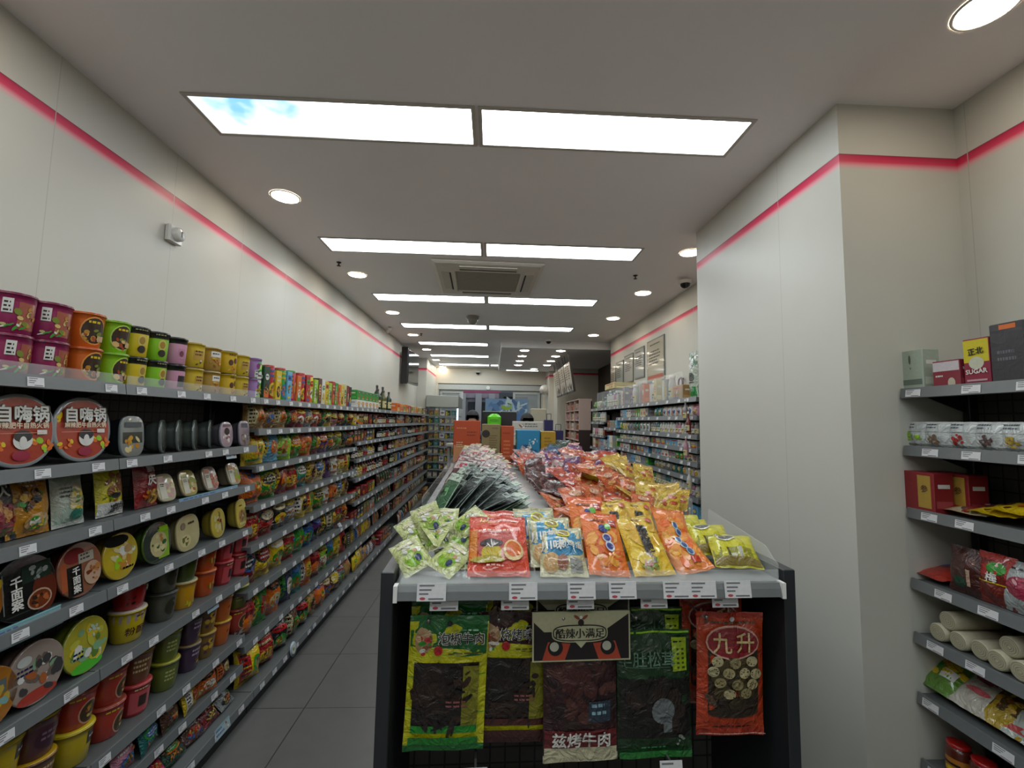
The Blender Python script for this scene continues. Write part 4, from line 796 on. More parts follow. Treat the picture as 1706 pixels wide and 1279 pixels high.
for k, c, L_ in (('rh1', C('#5c8a24'), [('n', 0, .5, .4, .3, [YE, GR, C('#d98a2c')], 16), ('r', -.1, .3, .3, .5, WH)]), ('rh2', C('#c9c4b8'), [('e', 0, .72, .34, .12, C('#a8405c')), ('e', 0, .4, .3, .06, C('#d9606a'))]), ('rh3', C('#b89a1c'), [('r', -.5, .5, .3, .8, C('#5a4420')), ('n', 0, .5, .3, .2, FOOD, 8)]), ('rh4', C('#b8c0b8'), [('r', -.5, .5, .1, .2, C('#c04a4c')), ('l', 2, -.3, .6, .6, .1, BK)])):
    bag(k, 'food_bag', 'food bag', .14, .19, .05, c, L_)
for k, u, d in (('rh1', 1.707, 'green and yellow bag'), ('rh2', 1.593, 'white bag with pink badge'), ('rh3', 1.503, 'yellow and brown bag'), ('rh4', 1.440, 'white bag with red stripe')):
    put(k, (1.71, u, ZR[5]+.03), -pi/2, d+' slumped on the sixth side shelf', 'bags slumped on the sixth side shelf', tilt=-.95)
bottle('rk', 'sauce_jar', 'jar', .038, .12, C('#5c2416'), C('#b8201c'), C('#c07a2c'), None, .16, True)
bottle('rl', 'sauce_jar', 'jar', .038, .12, C('#1c4a2c'), C('#1f6a34'), C('#c9a84c'), None, .16, True)
for i, (k, d) in enumerate((('rk', 'red-capped chilli sauce jar'), ('rk', 'red-capped chilli sauce jar'), ('rl', 'green-capped sauce jar'), ('rl', 'green-capped sauce jar'))):
    stockR(k, 1.655-i*.085, ZR[6], d+' on the low side shelf, %s from the column' % nth(i+1), 'sauce jars on the low side shelf', back=.02)
# ---------------------------------------------------------------- toiletries wall (column side, far)
ZT = [1.905, 1.755, 1.60, 1.49, 1.38, 1.255, 1.10, .93, .70, .40, .12]
bay('R', 3.45, 4.60, ZT, .372, 'toiletries shelving bay right behind the column', seed=31, tags=5, DB=.38)
bay('R', 4.60, 5.75, ZT, .372, 'toiletries shelving bay below the framed notices', seed=32, tags=5, DB=.38)
bay('R', 5.75, 6.40, [1.905, 1.62, 1.35, 1.1, .8, .5, .12], .372, 'narrow dark toiletries bay of hanging cards', seed=33, tags=3, DB=.38)
bay('R', 6.40, 7.30, [1.905, 1.70, 1.50, 1.30, 1.1, .8, .5, .12], .372, 'last toiletries bay beside the dark alcove', seed=34, tags=3, DB=.38)
GP = 'white grey white teal white pink grey sky white cream grey white green crimson'.split()
def toil(y0, y1, zs, lo, bn, gid):
    for s in range(lo, len(zs)-2):
        gap = (zs[s-1]-zs[s]-.045) if s else .25
        kind = (s*5+gid*3) % 4; step = (.085, .11, .062, .13)[kind]; y = y0+step*.5+.01; i = 0
        while y < y1-step*.45:
            i += 1; c = GP[(i//2*3+s*5+gid) % len(GP)]; hh = min(gap*.93, (.16, .12, .19, .1)[kind]); w_ = step*.9
            if kind == 0: k = gcar(c, w_, hh, .09, 0, 'toiletry_box', 'toiletry box'); nm = 'toiletry box'
            elif kind == 1: k = gbag(c, w_, hh, .04, None, 0, 'toiletry_packet', 'packet'); nm = 'wipes packet'
            elif kind == 2: k = gbot(c, w_*.42, hh, ('white', 'grey', 'teal')[i % 3], ('white', 'cream')[i % 2], 'lotion_bottle', 'bottle', .3, True); nm = 'lotion bottle'
            else: k = gcar(c, w_, hh, .12, 1, 'tissue_box', 'box'); nm = 'flat box'
            stockR(k, y, zs[s], '%s %s, %s along the %s shelf of the %s toiletries bay' % (c, nm, nth(i), nth(s+1), bn), 'goods on the %s toiletries bay' % bn, xf=1.63, tilt=-.08 if kind == 1 else 0, back=.015, drz=rng.uniform(-.05, .05)); y += step
toil(3.5, 4.58, ZT, 1, 'nearest', 0); toil(4.62, 5.73, ZT, 1, 'middle', 1)
toil(5.78, 6.38, [1.905, 1.62, 1.35, 1.1, .8, .5, .12], 0, 'narrow', 2); toil(6.43, 7.28, [1.905, 1.70, 1.50, 1.30, 1.1, .8, .5, .12], 0, 'last', 3)
# top-shelf goods
bag('tq', 'tissue_pack', 'tissue pack', .17, .4, .06, C('#c4cfc0'), [('r', -.5, .5, .04, .24, C('#1f9a48')), ('e', .0, .45, .34, .09, C('#3c4440')), ('n', 0, .8, .4, .16, [C('#8cb8a0'), C('#5a8a70'), WH], 14), ('l', 1, -.3, .32, .6, .06, BR)])
stockR('tq', 3.64, ZT[0], 'tall white and green tissue pack beside the column', 'packs on top of the toiletries wall', xf=1.63, back=.03)
stockR(gcar('tan', .2, .13, .16, 0, 'storage_box', 'box'), 3.9, ZT[0], 'brown cardboard box on top of the toiletries wall', 'boxes', xf=1.63)
for i in range(15):
    c = 'white grey cream white orange grey white purple grey crimson white navy sky tan black'.split()[i]
    k = gcar(c, .075, .2+.02*(i % 3), .06, 0, 'toiletry_box', 'toiletry box') if i % 3 else gbot(c, .035, .24, 'white', 'cream', 'lotion_bottle', 'bottle', .3, True)
    stockR(k, 4.1+i*.18, ZT[0], '%s %s on the very top of the toiletries wall, %s from the cardboard box' % (c, 'box' if i % 3 else 'bottle', nth(i+1)), 'goods on the very top of the toiletries wall', xf=1.63, back=.03+.04*(i % 2))
stockR(gcar('cream', .5, .08, .3, 0, 'storage_box', 'box'), 6.2, ZT[0]+.26, 'long cream box lid resting over the top row', 'boxes', xf=1.63)
# acrylic guard standing on the top shelf
def guard(name, pts, th, lab, cat, grp=None):
    m = MB(); (x0, y0, z0), (x1, y1, z1) = pts
    m.box(min(x0, x1), max(x0, x1)+th if x0 == x1 else max(x0, x1), min(y0, y1), max(y0, y1)+th if y0 == y1 else max(y0, y1), z0, z1)
    o = m.build(name, None, (CLEAR,)); return tag(o, lab, cat, grp)
guard('acrylic_guard', ((1.64, 3.75, 1.915), (1.64, 6.9, 2.15)), .004, 'long clear acrylic guard in front of the top toiletries shelf', 'acrylic guard')
# brushes hanging at the near post of the toiletries wall
for i, (z, c) in enumerate(((1.62, 'crimson'), (1.42, 'pink'), (1.17, 'white'), (1.0, 'white'), (.86, 'white'), (1.72, 'grey'))):
    k = gbot(c, .02, .17, 'white', 'cream', 'hanging_brush', 'brush', .5)
    put(k, (1.575, 3.50+.05*(i % 2), z), -pi/2, '%s handled brush hung on the post behind the column, %s down' % (c, nth(i+1)), 'brushes hanging on the post')
# ---- framed notices on the wall
FR = C('#b0aca0')
for i, (y0, y1, z0, z1, c, d) in enumerate(((5.03, 5.60, 2.20, 2.74, '#b8b096', 'largest cream printed notice with a red foot'), (5.72, 6.12, 2.30, 2.72, '#9a9f9c', 'grey glass-fronted framed certificate with thick frame'), (6.18, 6.6, 2.28, 2.7, '#b5b3aa', 'pale notice with dark lettering block'), (6.66, 7.05, 2.22, 2.66, '#a9aca0', 'green-edged framed certificate on the toiletries wall'), (7.08, 7.38, 2.2, 2.62, '#b8b09a', 'cream notice farthest along the toiletries wall'))):
    o = empty('wall_notice', (XR-.001, y1, z0), -pi/2); tag(o, d, 'notice', 'notices on the toiletries wall'); w = y1-y0; h = z1-z0
    m = MB(); m.box(0, w, -.012, 0, 0, h, C('#6f7470')); m.box(.02, w-.02, -.0135, -.012, .02, h-.02, C(c)); m.build('frame', o, (PLAST,))
    F = lambda x, z, q: (x, -.014-q, z); m = MB(); rg = random.Random(i)
    deco(m, lambda x, z, q: F(x+w/2, z, q), w, h, [('l', 1, -.3, .86, .6, .06, BK), ('l', 5, -.36, .7, .7, .07, C('#5a5850'))]+([('r', -.44, .44, .06, .16, C('#c9654c'))] if i == 0 else []), rg)
    m.build('printed_sheet', o, (PAPER,))
o = empty('hair_dryer_hook', (XR, 4.55, 2.12)); tag(o, 'purple curved hook handle hanging on the wall by the notices', 'hook')
m = MB(); m.lathe([(.05, -.01), (.065, 0), (.05, .01), (.045, 0), (.05, -.01)], 20, C('#6a3c60'), cap=False); q = m.build('handle', o, (PLAST,)); q.rotation_euler = (0, pi/2, 0); q.location = (-.03, 0, 0)
m = MB(); m.box(-.03, 0, -.008, .008, .04, .055, GY); m.build('wall_peg', o, (PLAST,))
# ---------------------------------------------------------------- island display with end cap
GX, GY_, GA = -.274, 1.165, .028
def gl(x, y, z=0): return (GX+x*cos(GA)-y*sin(GA), GY_+x*sin(GA)+y*cos(GA), z)
DZ = 1.28; ES = 1.270
def island():
    o = empty('island_gondola', gl(0, 0, 0), GA); tag(o, 'long dark island gondola with a white top in the middle of the shop', 'island display')
    for x in (0, 1.067):
        m = MB(); m.cbox(x, x+.033, 0, 3.25, 0, 1.30, .002, C('#2a2d2f')); m.build('side_panel', o, (DARK2,))
    m = MB(); m.box(.033, 1.067, 3.2, 3.23, 0, 1.2, C('#303234')); m.build('end_panel', o, (DARK2,))
    for x0, x1 in ((.034, .435), (.475, 1.066)):
        m = MB(); m.box(x0, x1, .42, 3.2, DZ-.02, DZ, C('#d2d2cc')); m.build('white_top', o, (PLAST,))
    m = MB(); m.box(.435, .475, .42, 3.2, DZ-.03, DZ+.008, C('#6d7370')); m.build('centre_strip', o, (MATTE,))
    m = MB(); m.box(.034, 1.066, .40, .42, 0, DZ-.02, C('#2a2624')); m.build('back_panel', o, (BACKG,))
    m = MB(); m.box(.034, 1.066, .02, .40, 0, .12, C('#1c1c1c')); m.build('plinth', o, (DARK,))
    m = MB(); m.box(.036, 1.064, .0, .40, ES-.01, ES, C('#a8acac'));  sh = m.build('shelf', o, (SHELFTOP,))
    m = MB(); m.add([(.04, -.0, ES), (.04, -.012, ES+.001), (.04, -.018, ES-.012), (.04, -.022, ES-.032), (.04, 0, ES-.034), (1.05, -.0, ES), (1.05, -.012, ES+.001), (1.05, -.018, ES-.012), (1.05, -.022, ES-.032), (1.05, 0, ES-.034)], [(0, 5, 6, 1), (1, 6, 7, 2), (2, 7, 8, 3), (3, 8, 9, 4), (0, 1, 2, 3, 4), (9, 8, 7, 6, 5)], (.4, .4, .4)); m.build('price_rail', sh, (RAIL,))
    m = MB(); m.box(.036, .046, -.024, 0, ES-.036, ES+.004, C('#c9ccce')); m.build('rail_end_cap', sh, (WHITE,)); m = MB(); m.box(1.046, 1.056, -.024, 0, ES-.036, ES+.004, C('#c9ccce')); m.build('rail_end_cap', sh, (WHITE,))
    for x in (.13, .36, .51, .617, .76, .83, .925): add_tag(sh, (x, -.0245, ES-.032), .072, .042, True)
    for x in (.16, .342, .513, .71, .905):
        m = MB(); a = (.0022, 8)
        def rod(p0, p1, r=.0025):
            v = Vector(p1)-Vector(p0); q = Vector((0, 0, 1)).rotation_difference(v); vs = []
            for t in (0, v.length):
                for i in range(8): vs.append(Vector(p0)+q @ Vector((r*cos(i*pi/4), r*sin(i*pi/4), t)))
            m.add(vs, [(i, (i+1) % 8, 8+(i+1) % 8, 8+i) for i in range(8)]+[tuple(range(7, -1, -1)), tuple(range(8, 16))], (.4, .4, .4), 0, True)
        rod((x-.04, .40, 1.162), (x-.04, .035, 1.162)); rod((x-.04, .035, 1.162), (x-.04, .028, 1.172), .0045); rod((x, .40, 1.245), (x, .01, 1.245)); rod((x-.02, .01, 1.245), (x+.02, .01, 1.245))
        hk = m.build('peg_hook', o, (METAL,)); add_tag(hk, (x, .004, 1.203), .072, .045, True)
    for x in (.25, .76):
        m = MB(); m.box(x-.003, x+.003, .03, .40, .80, .806, GY); hk = m.build('peg_hook', o, (METAL,)); add_tag(hk, (x, .02, .76), .06, .05, True)
    # clear acrylic tray on the end shelf
    t = empty('acrylic_tray', gl(0, 0, ES+.001), GA); tag(t, 'clear acrylic tray with dividers holding the front snack bags', 'acrylic tray')
    m = MB(); m.box(.05, 1.05, .0, .38, 0, .003); m.build('tray_floor', t, (CLEAR,))
    m = MB(); m.box(.05, 1.05, -.002, .001, .0, .03); m.build('front_strip', t, (CLEAR,))
    for x in (.046, .21, .39, .575, .70, .79, 1.05):
        m = MB(); e = x in (.046, 1.05); hh = .1 if e else .055
        pr = [(0, 0), (0, .045 if e else .03), (.02, .055 if e else .045), (.05, hh*.8), (.36, hh*1.2), (.38, 0)]
        m.add([(x, a, b) for a, b in pr]+[(x+.003, a, b) for a, b in pr], [tuple(range(6)), tuple(range(11, 5, -1))]+[(i, i+6, (i+1) % 6+6, (i+1) % 6) for i in range(6)], (1, 1, 1)); m.build('divider', t, (CLEAR,))
    for x, nm in ((.036, 'shelf-wall'), (1.06, 'column')):
        gd = empty('acrylic_guard', gl(x, .5, DZ+.012), GA); tag(gd, 'clear acrylic guard along the %s side of the island top' % nm, 'acrylic guard', 'island guards')
        for k in range(3): m = MB(); m.box(-.002, .002, k*.9, k*.9+.88, 0, .11); m.build('guard_pane', gd, (CLEAR,))
DARK2 = solid('graphite_laminate', C('#2a2d30'), .4, .1, scale=20)
island()
def inG(key, x, y, z, label, group, tilt=0, rz=0, roll=0, sc=1):
    o = put(key, gl(x, y, z), GA+rz, label, group, tilt, roll, sc); return o
# ---- packets hanging on the end cap
JER = [C('#1c100d'), C('#26150f'), C('#120b09'), C('#301c12')]
def beef(key, top, text, acc):
    Y2 = C('#c9c81c')
    bag(key, 'jerky_packet', 'jerky packet', .207, .335, .022, Y2, [
     ('r', -.5, .5, .77, 1.0, top), ('e', .18, .745, .42, .045, top), ('e', -.12, .73, .42, .035, Y2), ('e', -.32, .82, .11, .1, C('#b8956a')), ('n', -.31, .8, .09, .08, [C('#8c5a3c'), C('#c9a878'), RD, GR, WH], 12),
     ('r', -.42, .4, .16, .66, C('#1c110e')), ('n', -.02, .42, .34, .2, JER, 34), ('r', -.42, .4, .145, .2, acc), ('n', .0, .22, .36, .05, JER, 10),
     ('r', .2, .4, .2, .64, C('#7a781c')), ('n', .2, .5, .1, .14, JER, 9), ('r', -.44, .42, .055, .115, acc), ('e', -.13, .755, .055, .035, RD), ('l', 1, 0, .73, .44, .022, C('#5a5418')),
     ('r', -.5, -.42, .56, .567, acc), ('r', -.5, -.42, .32, .327, acc), ('r', .4, .5, .58, .587, acc), ('r', .4, .5, .3, .307, acc),
     ('t', text, .15, .845, .031, WH, 0, .05), ('t', text, .15, .845, .0305, BK, 0, .02), ('l', 1, .05, .9, .4, .02, C('#8cc0a0')), ('l', 2, .0, .38, .3, .03, C('#8c5050')),
     ('e', 0, .955, .035, .022, (.01, .01, .01))], nu=16, nv=22, crimp=top)
beef('hb1', C('#1d6a2e'), '泡椒牛肉', C('#1f8a2c'))
beef('hb2', C('#3a1518'), '烧烤味牛肉', C('#4a1c18'))
bag('hb3', 'jerky_packet', 'jerky packet', .2, .37, .025, C('#34161a'), [('n', 0, .5, .42, .26, [C('#241014'), C('#45201e'), C('#2c1412'), C('#54302a')], 50), ('r', -.5, .5, .0, .1, C('#c9c4a4')), ('r', -.5, .5, .1, .22, C('#6a1c20')), ('t', '兹烤牛肉', .0, .155, .04, WH, 0, .03), ('r', .1, .4, .28, .42, C('#2c3a48')), ('l', 2, .14, .38, .24, .05, C('#8cb0c0'))], nu=16, nv=20, crimp=C('#c9c4a4'))
bag('hb4', 'mushroom_packet', 'snack packet', .205, .325, .025, C('#1c3c1f'), [('r', -.5, -.485, 0, 1, LG), ('r', .485, .5, 0, 1, LG), ('r', -.5, .5, .97, .985, LG), ('r', -.48, .48, .15, .62, C('#14100f')), ('n', 0, .4, .4, .2, [C('#1c1412'), C('#0f0c0c'), C('#2a1c18')], 30), ('e', .1, .37, .16, .1, C('#6c7274')), ('r', .1, .22, .2, .36, C('#6c7274')), ('r', .05, .2, .31, .325, C('#4a5052')),
  ('r', .24, .44, .68, .94, C('#a4c020')), ('l', 1, .26, .9, .16, .03, BK), ('l', 5, .3, .84, .04, .035, C('#3c4a10')), ('l', 5, .37, .84, .04, .035, C('#3c4a10')), ('t', '羊肚松茸', -.12, .78, .04, C('#5c8068'), 0, .0), ('r', -.4, .2, .715, .72, C('#5c8068')), ('n', .34, .13, .08, .04, [C('#8a8f86')], 5), ('l', 1, -.2, .08, .4, .03, C('#4cae6a')), ('r', -.48, .48, .0, .05, C('#2c7a34'))], nu=16, nv=20, crimp=C('#1c4a24'))
bag('hb5', 'egg_packet', 'quail egg packet', .19, .32, .03, C('#b8401f'), [('r', -.36, .4, .2, .7, C('#3a2c20')), ('e', .02, .2, .38, .05, C('#3a2c20')), ('n', -.1, .32, .3, .08, [C('#4a382a'), C('#5c4838')], 12)] +
  [('n', 0, .46, .34, .2, [C('#4c4024'), C('#3a301c'), C('#2c2418')], 26), ('q', [(-.24, .62), (.02, .61), (.28, .62), (-.3, .54), (-.08, .53), (.16, .53), (.34, .52), (-.2, .45), (.05, .44), (.28, .44), (-.06, .36), (.18, .37)])] + [
  ('e', .0, .77, .4, .135, C('#d0a090')), ('e', .0, .77, .375, .12, C('#8c1c24')), ('t', '九', -.17, .765, .055, C('#d9c08a'), 0, .0), ('t', '升', .17, .77, .055, C('#d9c08a'), 0, .0), ('l', 1, -.4, .92, .76, .03, C('#4a2c10')), ('l', 1, -.3, .09, .62, .035, C('#4a1410')), ('e', 0, .955, .04, .02, (.6, .6, .6)), ('r', -.5, .5, .03, .036, C('#d9b8a8'))], nu=16, nv=20, crimp=C('#a83420'))
def card():
    o = PROTO['hb3'][0]; mb = MB(); cr = C('#bdbb98'); w, h = .262, .125
    mb.box(-w/2, w/2, -.022, -.017, .262, .262+h, cr); F = lambda x, z, q: (x, -.022-q, .262+z)
    mb.rect(F, -w/2+.004, w/2-.004, .004, .075, C('#1c1416'), .0004, 1, 1)
    mb.add([F(w/2-.004, .075, .0004), F(w/2-.004, .118, .0004), F(.06, .075, .0004)], [(0, 1, 2)], C('#1c1416')); mb.add([F(-w/2+.004, .075, .0004), F(-.1, .075, .0004), F(-w/2+.004, .1, .0004)], [(0, 1, 2)], C('#1c1416'))
    for s in (-1, 1):
        mb.add([F(s*.03, .045, .0008), F(s*.09, .05, .0008), F(s*.105, .004, .0008), F(s*.045, .004, .0008)], [(0, 1, 2, 3) if s < 0 else (3, 2, 1, 0)], C('#b0442c'))
        mb.ell(F, s*.07, .035, .02, .02, BK, .0012, 18); mb.ell(F, s*.07-.003, .038, .012, .012, C('#b8b8a8'), .0016, 18)
    mb.ell(F, -.005, .072, .075, .024, cr, .0018, 28, 2, 3.2); mb.ell(F, -.005, .072, .072, .021, BK, .0022, 28, 2, 3.2); mb.ell(F, -.005, .072, .069, .018, cr, .0026, 28, 2, 3.2)
    mb.add([F(-.02, .052, .0026), F(.015, .052, .0026), F(-.002, .034, .0026)], [(0, 2, 1)], cr)
    mb.text(F, '酷辣小满足', -.005, .071, .0265, BK, .003)
    for ex in (-.0007, .0007): mb.text(F, '酷辣小满足', -.005+ex, .071, .0265, BK, .0031)
    mb.ell(F, -.002, .098, .008, .009, C('#2a1c1c'), .003, 14); mb.ell(F, -.002, .112, .004, .004, WH, .0034, 12)
    for s in (-1, 1): mb.ell(F, s*.011-.002, .112, .009, .0035, C('#8c4430'), .003, 12, 2, 2, 0, s*.6)
    c = mb.build('header_card', o, (PAPER,)); KIDS[o.name].append(c)
card()
HG = 'packets hanging from the end cap hooks'
inG('hb1', .165, .05, .838, 'yellow and green pickled-pepper jerky packet, first on the end cap hooks', HG, rz=.04, roll=.03)
inG('hb2', .345, .075, .835, 'yellow and maroon barbecue jerky packet with green-framed neighbour in front', HG, rz=.02, roll=.02)
inG('hb3', .525, .05, .80, 'dark jerky packet under a cream header card with angry eyes', HG, roll=-.01)
inG('hb4', .73, .06, .80, 'dark green mushroom packet with lime tag, fourth on the hooks', HG, roll=-.01)
inG('hb5', .935, .05, .852, 'orange-red quail egg packet with oval badge, last on the hooks', HG, roll=.02)
inG('hb1', .17, .10, .858, 'second pickled-pepper jerky packet hanging behind the first one', HG, rz=.02)
inG('hb2', .37, .125, .86, 'second barbecue jerky packet hanging in shadow', HG)
inG('hb3', .54, .11, .83, 'second header-card jerky packet peeping out above the first', HG, rz=-.02)
inG('hb4', .735, .12, .835, 'second green mushroom packet hanging behind', HG)
inG('hb5', .93, .13, .885, 'second quail egg packet hanging in the dark behind', HG)
for i, (x, c) in enumerate(((.17, 'orange'), (.4, 'cream'), (.6, 'green'), (.82, 'brown'))):
    k = gbag(c, .17, .24, .03, None, 1, 'jerky_packet', 'snack packet'); inG(k, x, .08, .50, '%s packet on the lower end cap hooks, %s along' % (c, nth(i+1)), 'packets on the lower hooks')
# ---- snack bags standing in the front tray
TZ = ES+.007
bag('t0', 'candy_pouch', 'pouch', .085, .11, .022, C('#c9d28c'), [('e', 0, .35, .3, .22, C('#8cc02c')), ('n', 0, .6, .34, .2, [WH, C('#b8d060'), C('#c9a078')], 12), ('e', .14, .3, .1, .1, C('#34406a')), ('r', -.3, .3, .75, .85, C('#e0d8b8'))], mat=FILM2, crimp=C('#d8dcae'))
rng = random.Random(11)
HP = [(.075, .06, 0, -.9, .3), (.13, .05, 0, -.8, -.35), (.185, .06, 0, -.7, .15), (.09, .13, .03, -.8, -.5), (.15, .13, .04, -.9, .4), (.19, .15, .03, -.6, -.1), (.11, .2, .05, -.5, .2), (.17, .21, .06, -.6, -.6), (.13, .26, .05, -.4, 0), (.075, .2, .02, -.6, .5)]
for i, (x, y, z, t, r) in enumerate(HP): inG('t0', .03+x*.82, y*.9, TZ+z+.01, 'pale green candy pouch heaped at the tray end, %s from the front' % nth(i+1), 'pale green candy pouches in the front tray', tilt=t-.1-.25*(i % 3), rz=r*1.6, roll=.35*((i*5) % 3-1))
EO = C('#d8401f')
bag('t1', 'egg_snack_bag', 'snack bag', .168, .205, .045, EO, [('r', -.5, .5, .78, .94, C('#d85a3a')), ('n', -.2, .86, .2, .04, [C('#e0a02c')], 7), ('l', 1, 0, .86, .4, .05, C('#e8b0a0')), ('e', 0, .42, .38, .24, C('#c05048')), ('r', -.5, -.36, .2, .7, C('#d8801f')), ('e', -.12, .3, .17, .12, C('#c9b01f')), ('e', -.12, .43, .2, .06, C('#3c2c30')), ('n', -.12, .4, .18, .03, [WH], 7), ('e', .25, .32, .17, .15, C('#e8c890')), ('e', .25, .33, .13, .11, C('#d8691c')), ('l', 1, -.34, .62, .76, .07, C('#f0c8b0')), ('e', -.18, .19, .28, .05, C('#a89a1c')), ('l', 1, -.2, .1, .3, .04, C('#f0b8a8'))], nu=16, nv=18)
inG('t1', .30, .03, TZ, 'large orange-red egg snack bag leaning in the front tray', 'snack bags in the front tray', tilt=-.95)
inG('t1', .305, .1, TZ, 'second orange-red egg snack bag tucked behind the first', 'snack bags in the front tray', tilt=-.92)
bag('t2', 'egg_snack_bag', 'snack bag', .13, .17, .05, C('#c8c49a'), [('r', -.46, .46, .42, .92, C('#1c86b0')), ('e', 0, .42, .46, .12, C('#1c7aa4')), ('e', .05, .78, .17, .12, C('#d8d02c')), ('e', .05, .78, .13, .08, C('#8c7a1c')), ('t', '川味', -.22, .5, .034, WH, 0, .03), ('t', '卤鸡蛋', .18, .5, .024, WH, 0, .0), ('e', -.26, .2, .18, .15, C('#c8a068')), ('e', -.02, .2, .12, .12, C('#8c5030')), ('r', .14, .4, .06, .26, C('#8a8a84'))], nu=16, nv=18, crimp=C('#c8c49a'))
inG('t2', .475, .025, TZ, 'blue and cream braised egg bag at the front of the tray', 'snack bags in the front tray', tilt=-.98, rz=-.06)
inG('t2', .455, .075, TZ+.01, 'blue braised egg bag standing behind the front one', 'snack bags in the front tray', tilt=-.9)
inG('t2', .425, .15, TZ, 'blue braised egg bag farthest back, mostly hidden', 'snack bags in the front tray', tilt=-.66, rz=.1)
LET = [('e', -.0, .66, .13, .07, C('#2c3c88')), ('e', .12, .7, .09, .06, C('#5cae2c')), ('e', .04, .5, .12, .07, C('#c8d0e0')), ('e', .04, .5, .09, .05, C('#2c3c88')), ('e', .08, .37, .12, .08, C('#c8d0e0')), ('e', .08, .37, .09, .05, C('#2c3c88'))]
bag('t3', 'bean_snack_bag', 'snack bag', .115, .215, .035, C('#e2701c'), [('r', -.5, .5, .86, 1, C('#dd5a18')), ('n', 0, .4, .4, .3, [C('#e88a2c'), C('#e8a03c'), C('#d8601c')], 24), ('r', -.3, .1, .8, .83, C('#8c3c1c')), ('r', .18, .4, .72, .84, C('#c02c2c')), ('l', 2, .2, .81, .18, .05, WH)]+LET, nu=14, nv=20)
inG('t3', .60, .03, TZ, 'orange bean snack bag with blue and green vertical lettering', 'snack bags in the front tray', tilt=-.92, roll=.08)
inG('t3', .585, .12, TZ+.02, 'orange bean snack bag standing right behind its twin', 'snack bags in the front tray', tilt=-.82)
bag('t4', 'spicy_snack_bag', 'snack bag', .115, .21, .04, C('#dfb81c'), [('n', 0, .5, .42, .4, [C('#e8c83c'), C('#d8a81c'), C('#ecd050')], 24), ('e', .0, .9, .12, .03, C('#8c6a1c')), ('r', -.1, .12, .14, .74, C('#b8a8a0')), ('t', '糯', .01, .67, .032, BK, 0, .03), ('t', '米', .01, .56, .032, BK, 0, .03), ('t', '糍', .01, .45, .032, BK, 0, .03), ('t', '粑', .01, .34, .032, BK, 0, .03), ('e', .34, .86, .09, .05, C('#c8503c')), ('n', .1, .12, .3, .07, [WH, C('#d8a0a0'), C('#8ca03c')], 9)], nu=14, nv=20)
inG('t4', .725, .03, TZ, 'bright yellow snack bag with black upright lettering, foremost of the yellow ones', 'snack bags in the front tray', tilt=-.95, roll=-.04)
inG('t4', .675, .12, TZ+.01, 'yellow snack bag behind, leaning towards the orange bags', 'snack bags in the front tray', tilt=-.8, roll=-.1)
inG('t4', .745, .14, TZ+.01, 'yellow snack bag behind, on the column side', 'snack bags in the front tray', tilt=-.84, roll=.06)
bag('t5', 'bean_snack_bag', 'snack bag', .105, .18, .035, C('#e67c1c'), [('n', 0, .45, .4, .34, [C('#e8942c'), C('#e86a1c'), C('#ecaa3c')], 22), ('e', -.1, .72, .08, .04, C('#d8d0b0')), ('e', .0, .6, .09, .08, C('#9cc4d8')), ('e', .0, .6, .06, .06, C('#2c5088')), ('e', .05, .46, .1, .08, C('#9cc4d8')), ('e', .05, .46, .07, .06, C('#2c5088')), ('e', .1, .32, .1, .08, C('#9cc4d8')), ('e', .1, .32, .07, .06, C('#2c5088')), ('r', .0, .24, .12, .22, C('#c8381c'))], nu=14, nv=18)
inG('t5', .855, .055, TZ, 'small orange snack bag with slanted blue lettering beside the yellow eggs', 'snack bags in the front tray', tilt=-1.08, roll=-.22)
inG('t5', .84, .12, TZ+.01, 'small orange snack bag behind the slanted-lettering one', 'snack bags in the front tray', tilt=-.8, roll=.1)
bag('t6', 'egg_pouch', 'egg pouch', .13, .12, .055, C('#cdc81f'), [('r', -.5, .5, .2, .44, C('#8c8a1c')), ('r', -.2, -.1, .2, .44, C('#54501c')), ('r', .05, .12, .2, .44, C('#54501c')), ('r', -.5, .5, .05, .2, C('#8c7a34')), ('e', -.14, .74, .2, .12, C('#dcdcc8')), ('e', -.14, .74, .16, .08, C('#54585a'))], nu=14, nv=14)
for i, (x, y, z, t) in enumerate(((.975, .05, .0, -1.0), (.945, .12, .015, -1.0), (.91, .2, .02, -.9), (.96, .22, .0, -.9))): inG('t6', x, y, TZ+z+.012, 'plump yellow egg pouch at the column end of the tray, %s from the front' % nth(i+1), 'yellow egg pouches in the front tray', tilt=t, rz=-.2+.1*i)
# ---- fan of vacuum pouches on the shelf-wall half of the island
def pouchdef(key, c, L_, w=.1, h=.185, d=.02, mat=None): bag(key, 'vacuum_pouch', 'vacuum pouch', w, h, d, c, L_, mat=mat or SATIN, nu=6, nv=8)
pouchdef('v0', C('#24302c'), [('r', -.5, -.465, 0, 1, C('#8a9a94')), ('r', .465, .5, 0, 1, C('#8a9a94')), ('r', -.5, .5, .86, 1, C('#8a9a94')), ('n', 0, .5, .4, .3, [C('#2c4438'), C('#161d1b')], 7)])
pouchdef('v1', C('#3c6a48'), [('r', -.5, -.465, 0, 1, C('#c0ccc0')), ('r', .465, .5, 0, 1, C('#c0ccc0')), ('r', -.5, .5, .84, 1, C('#b8c8b8')), ('n', 0, .4, .4, .3, [C('#1c3a28'), C('#6cae70'), WH], 8)])
pouchdef('v2', C('#5a2430'), [('r', -.5, -.465, 0, 1, C('#c4bab6')), ('r', .465, .5, 0, 1, C('#c4bab6')), ('r', -.5, .5, .74, .97, C('#c4bab6')), ('r', -.3, .3, .78, .9, C('#b02c4c')), ('n', 0, .5, .4, .3, [C('#8c2c3c'), C('#34181c'), C('#c9b0a8')], 9)])
